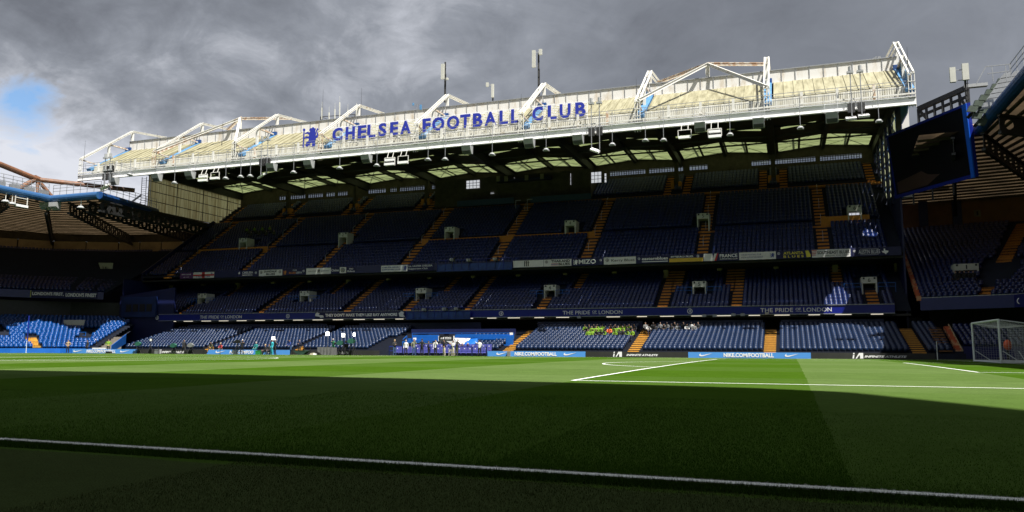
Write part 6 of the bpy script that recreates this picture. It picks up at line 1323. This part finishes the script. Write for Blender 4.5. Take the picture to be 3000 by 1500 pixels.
for x in (x0+.1, x1-.1):
    for y in (69.85, 70.5): mb.bar((x, y, 0), (x, y, .85), .05, .05)
mb.build('table_leg', M['dark'], t)
x = px_x(881, 69.9); t = thing('tarpaulin_pile', 'dark green tarpaulin thrown over gear in front of the boards', 'tarpaulin', (x, 69.9, 0))
P = [(-.95, .48), (-.5, .50), (.5, .52), (1.0, .45), (.75, .30), (.45, .05), (-.25, .02), (-.6, .2)]; MB().prism([(x+a, 69.7+abs(a)*.05, b) for a, b in P], (0, .6, 0)).build('cover', mat('dark_green_tarpaulin', (.015, .04, .03), .5, var=.4, vs=3, bump=.4, bs=4), t)
x = px_x(915, 69.9); t = thing('kit_bag', 'beige bag and white bottles on the grass left of the grey table', 'bag', (x, 69.9, 0)); MB().prism([(x-.35, 69.8, 0), (x+.2, 69.8, 0), (x+.15, 69.8, .24), (x-.2, 69.8, .20)], (0, .35, 0)).build('bag_body', CL['cream'], t)
for k in range(3): MB().tube((x+.22+k*.14, 69.85, 0), (x+.2+k*.14, 69.85, .20), .055, 8, .04).build('bottle', M['bright'], t)
x = px_x(757, 70.4); t = thing('crate', 'bright green crate below the seated person in teal', 'crate', (x, 70.4, 0)); MB().box(x-.3, x+.3, 70.2, 70.6, 0, .42).build('crate_body', mat('bright_green_plastic', (.02, .22, .05), .5), t); MB().box(x-.32, x+.32, 70.18, 70.62, .42, .46).build('crate_rim', mat('green_rim_plastic', (.03, .3, .08), .5), t)
x = px_x(317, 70.2); t = thing('floor_speaker', 'low black floor monitor in front of the light blue board at the left', 'speaker', (x, 70.2, 0)); MB().prism([(x-.42, 70.1, 0), (x+.42, 70.1, 0), (x+.30, 70.1, .25), (x-.34, 70.1, .25)], (0, .35, 0)).build('speaker_box', M['black'], t)
MB().box(px_x(276, 72), px_x(312, 72), 71.6, 72.0, .5, .70).build('bench_top', M['bright'], label='white bench top beside the steward at the concrete steps', cat='bench')
for px in (416, 463, 596, 644, 857, 909, 963): 
    x = px_x(px, 70.1); t = thing('barrier_post', 'thin black rope post standing on the grass edge', 'post', (x, 70.1, 0), group='thin black posts along the media row'); MB().tube((x, 70.1, -.02), (x, 70.1, .95), .035, 6).build('post', M['black'], t); MB().tube((x, 70.1, -.02), (x, 70.1, .02), .15, 10).build('base', M['black'], t)
# dugout: purple seats, barrier, walls, awning and sign
a, b = px_x(1172, 72), px_x(1452, 72); n = int((b-a)/.62); k = 0
for r_ in range(2):
    for i in range(n):
        x = a+i*.62; y = 71.3+r_*.85; z = -.1+r_*.28
        if r_ == 1 and i < 3: continue
        t = thing('dugout_seat', 'purple padded dugout seat with a white headrest badge', 'seat', (x, y, z), group='purple dugout seats behind the barrier')
        MB().prism([(x-.27, y, z+.1), (x-.27, y-.28, z+.42), (x-.27, y-.24, z+.5), (x-.27, y, z+.46), (x-.27, y+.12, z+1.08), (x-.27, y+.22, z+1.06), (x-.27, y+.16, z+.2)], (.54, 0, 0)).build('seat_shell', M['seatp'], t)
        MB().box(x-.05, x+.05, y+.055, y+.07, z+.82, z+.92).build('badge', M['print'], t)
BR = thing('crowd_barrier', 'low dark blue barrier rail in front of the dugout group', 'barrier', (px_x(1140), 70.45, 0)); x0, x1 = px_x(1140, 70.45), px_x(1425, 70.45); n = 7
MB().tube((x0, 70.45, .98), (x1, 70.45, .98), .035, 8).tube((x0, 70.45, .50), (x1, 70.45, .50), .025, 8).build('rail', M['rail'], BR)
for i in range(n+1): x = x0+(x1-x0)*i/n; MB().box(x-.06, x+.06, 70.42, 70.48, 0, 1.0).build('barrier_post', M['navy'], BR)
def bx(p0, p1, y0, y1, Y, m_, nm, d=.15, parent=None):
    a = at(p0, y1, 1, Y); b = at(p1, y0, 1, Y); MB().box(a.x, b.x, Y, Y+d, a.z, b.z).build(nm, M[m_] if isinstance(m_, str) else m_, parent)
TN = thing('tunnel_enclosure', 'bright blue walled players tunnel and dugout enclosure in the middle of the lower tier', 'enclosure', (px_x(1340, 77), 77, 0))
bx(1207, 1285, 981, 991, 78.2, 'blue', 'wall_panel', parent=TN); bx(1195, 1283, 991, 999, 77.4, 'blue', 'wall_panel', parent=TN); bx(1333, 1505, 980, 990, 78.4, 'blue', 'wall_panel', parent=TN); bx(1398, 1450, 990, 1018, 77.6, 'blue', 'wall_panel', parent=TN); bx(1450, 1503, 984, 1015, 78.2, 'blue', 'wall_panel', parent=TN); bx(1178, 1265, 1000, 1004, 76.6, 'blue', 'wall_panel', parent=TN)
bx(1205, 1510, 963, 979, 80.5, 'navy', 'wall_panel', parent=TN); bx(1230, 1290, 1006, 1008, 75.6, 'grey', 'step_edge', parent=TN); bx(1212, 1290, 1010, 1030, 76.2, M['navy'], 'wall_panel', parent=TN)
for p0, p1, y in ((1180, 1290, 999), (1335, 1500, 980), (1400, 1502, 990), (1208, 1505, 976)):
    a = at(p0, y, 1, 77.3); b = at(p1, y-1, 1, 77.3); MB().bar(a, b, .05, .05).bar(a, a-Vector((0, 0, .7)), .05, .05).bar(b, b-Vector((0, 0, .7)), .05, .05).bar((a+b)/2, (a+b)/2-Vector((0, 0, .7)), .05, .05).build('handrail', M['blue'], TN)
a = at(1180, 995, 1, 77); b = at(1192, 984, 1, 78.5); MB().bar(a, b, .06, .06).bar(b, b-Vector((0, 0, .6)), .06, .06).build('handrail', M['blue'], TN)
P = [at(px, py, 1, Y) for px, py, Y in ((1332, 991, 75.5), (1378, 992, 76.5), (1362, 1007, 75.2), (1348, 1017, 74.6))]
MB().prism(P, (0, .06, .03)).build('awning', M['bannerw'], TN); a = at(1365, 997, 1, 75.3); crest(a, (1, 0, 0), (0, .3, 1), .22, TN, M['bluep'])
P = [at(px, py, 1, Y) for px, py, Y in ((1308, 1000, 74.8), (1334, 998, 74.8), (1360, 1012, 74.4), (1345, 1018, 74.4))]; MB().prism(P, (0, .06, .03)).build('awning', M['ltgrey'], TN)
P = [at(px, py, 1, Y) for px, py, Y in ((1380, 992, 76), (1398, 991, 76), (1398, 1003, 75.4), (1365, 1021, 73.8), (1346, 1017, 73.8))]; MB().prism(P, (0, .1, 0)).build('tunnel_side', M['blue'], TN)
for px, py in ((1215, 993), (1498, 978)): p = at(px, py, 1, 76.5); MB().box(p.x-.16, p.x+.16, 76.4, 76.6, p.z-.12, p.z+.14).build('small_sign', M['print'], TN)
t = thing('sponsor_sign', 'black sign reading iA INFINITE ATHLETE in a white frame over the tunnel', 'sign', tuple(at(1307, 1000, 1, 74.2)))
a, b = at(1284, 999.5, 1, 74.2), at(1330.5, 984, 1, 74.2); MB().box(a.x, b.x, 74.2, 74.3, a.z, b.z).build('sign_frame', M['bright'], t); MB().box(a.x+.1, b.x-.1, 74.16, 74.2, a.z+.1, b.z+.02).build('sign_panel', M['black'], t)
w = b.x-a.x; h = b.z-a.z; poly([[(0, 0), (.2, 0), (.3, .8), (.1, .8)], [(.42, 0), (.55, 0), (.62, .5), (.75, .5), (.75, 0), (1, 0), (1, 1), (.7, 1)]], (a.x+w*.17, 74.155, a.z+h*.38), (1, 0, 0), (0, 0, 1), w*.2, h*.38, M['print'], t)
text('INFINITE', (a.x+w*.43, 74.155, a.z+h*.60), (1, 0, 0), (0, 0, 1), w*.40, h*.18, M['print'], t, bold=.03); text('ATHLETE', (a.x+w*.43, 74.155, a.z+h*.36), (1, 0, 0), (0, 0, 1), w*.40, h*.18, M['print'], t, bold=.03)
MB().tube((a.x+.2, 74.3, 0), (a.x+.2, 74.3, a.z), .05, 8).tube((b.x-.2, 74.3, 0), (b.x-.2, 74.3, a.z), .05, 8).build('sign_leg', M['grey'], t)
x = px_x(1491, 70.9); t = thing('utility_post', 'short grey post between two light blue boards', 'post', (x, 70.9, 0)); MB().box(x-.17, x+.17, 70.8, 71.1, 0, .55).build('post', M['grey'], t)
# monitors under the lower balcony
for px, py in ((1697, 929), (2063, 925), (2094, 925), (2149, 922), (2176, 922), (2247, 918)):
    p = at(px, py, 1, 83.9); t = thing('wall_speaker', 'small grey box speaker hung at the bottom edge of the lower balcony', 'speaker', tuple(p), group='box speakers along the lower balcony edge'); MB().box(p.x-.22, p.x+.22, 83.7, 84.0, p.z-.14, p.z+.14).build('speaker_box', M['ltgrey'], t); MB().box(p.x-.03, p.x+.03, 84.0, 84.1, p.z-.05, p.z+.3).build('bracket', M['dark'], t)

# handrails beside the middle-tier portals and along the aisles of the lower tier
for i, x in enumerate(VM):
    y = T2[0]+5*.78; z = T2[1]+5*.41
    for a, b in ((x-2.6, x-.85), (x+.85, x+2.6)):
        mb = MB()
        mb.bar((a, y-.3, z+.85), (b, y-.3, z+.85), .05, .05).bar((a, y-.3, z+.45), (b, y-.3, z+.45), .04, .04)
        for q in (a, (a+b)/2, b): mb.bar((q, y-.3, z-.2), (q, y-.3, z+.85), .04, .04)
        mb.build('handrail', M['blue'], GS)
for x in A3:
    for k in (3, 8, 13, 18):
        y = T3[0]+k*T3[3]; z = T3[1]+k*T3[4]; MB().bar((x, y, z), (x, y, z+.9), .05, .05).bar((x, y, z+.9), (x, y+.8, z+1.4), .05, .05).build('aisle_rail', M['grey'], GS)
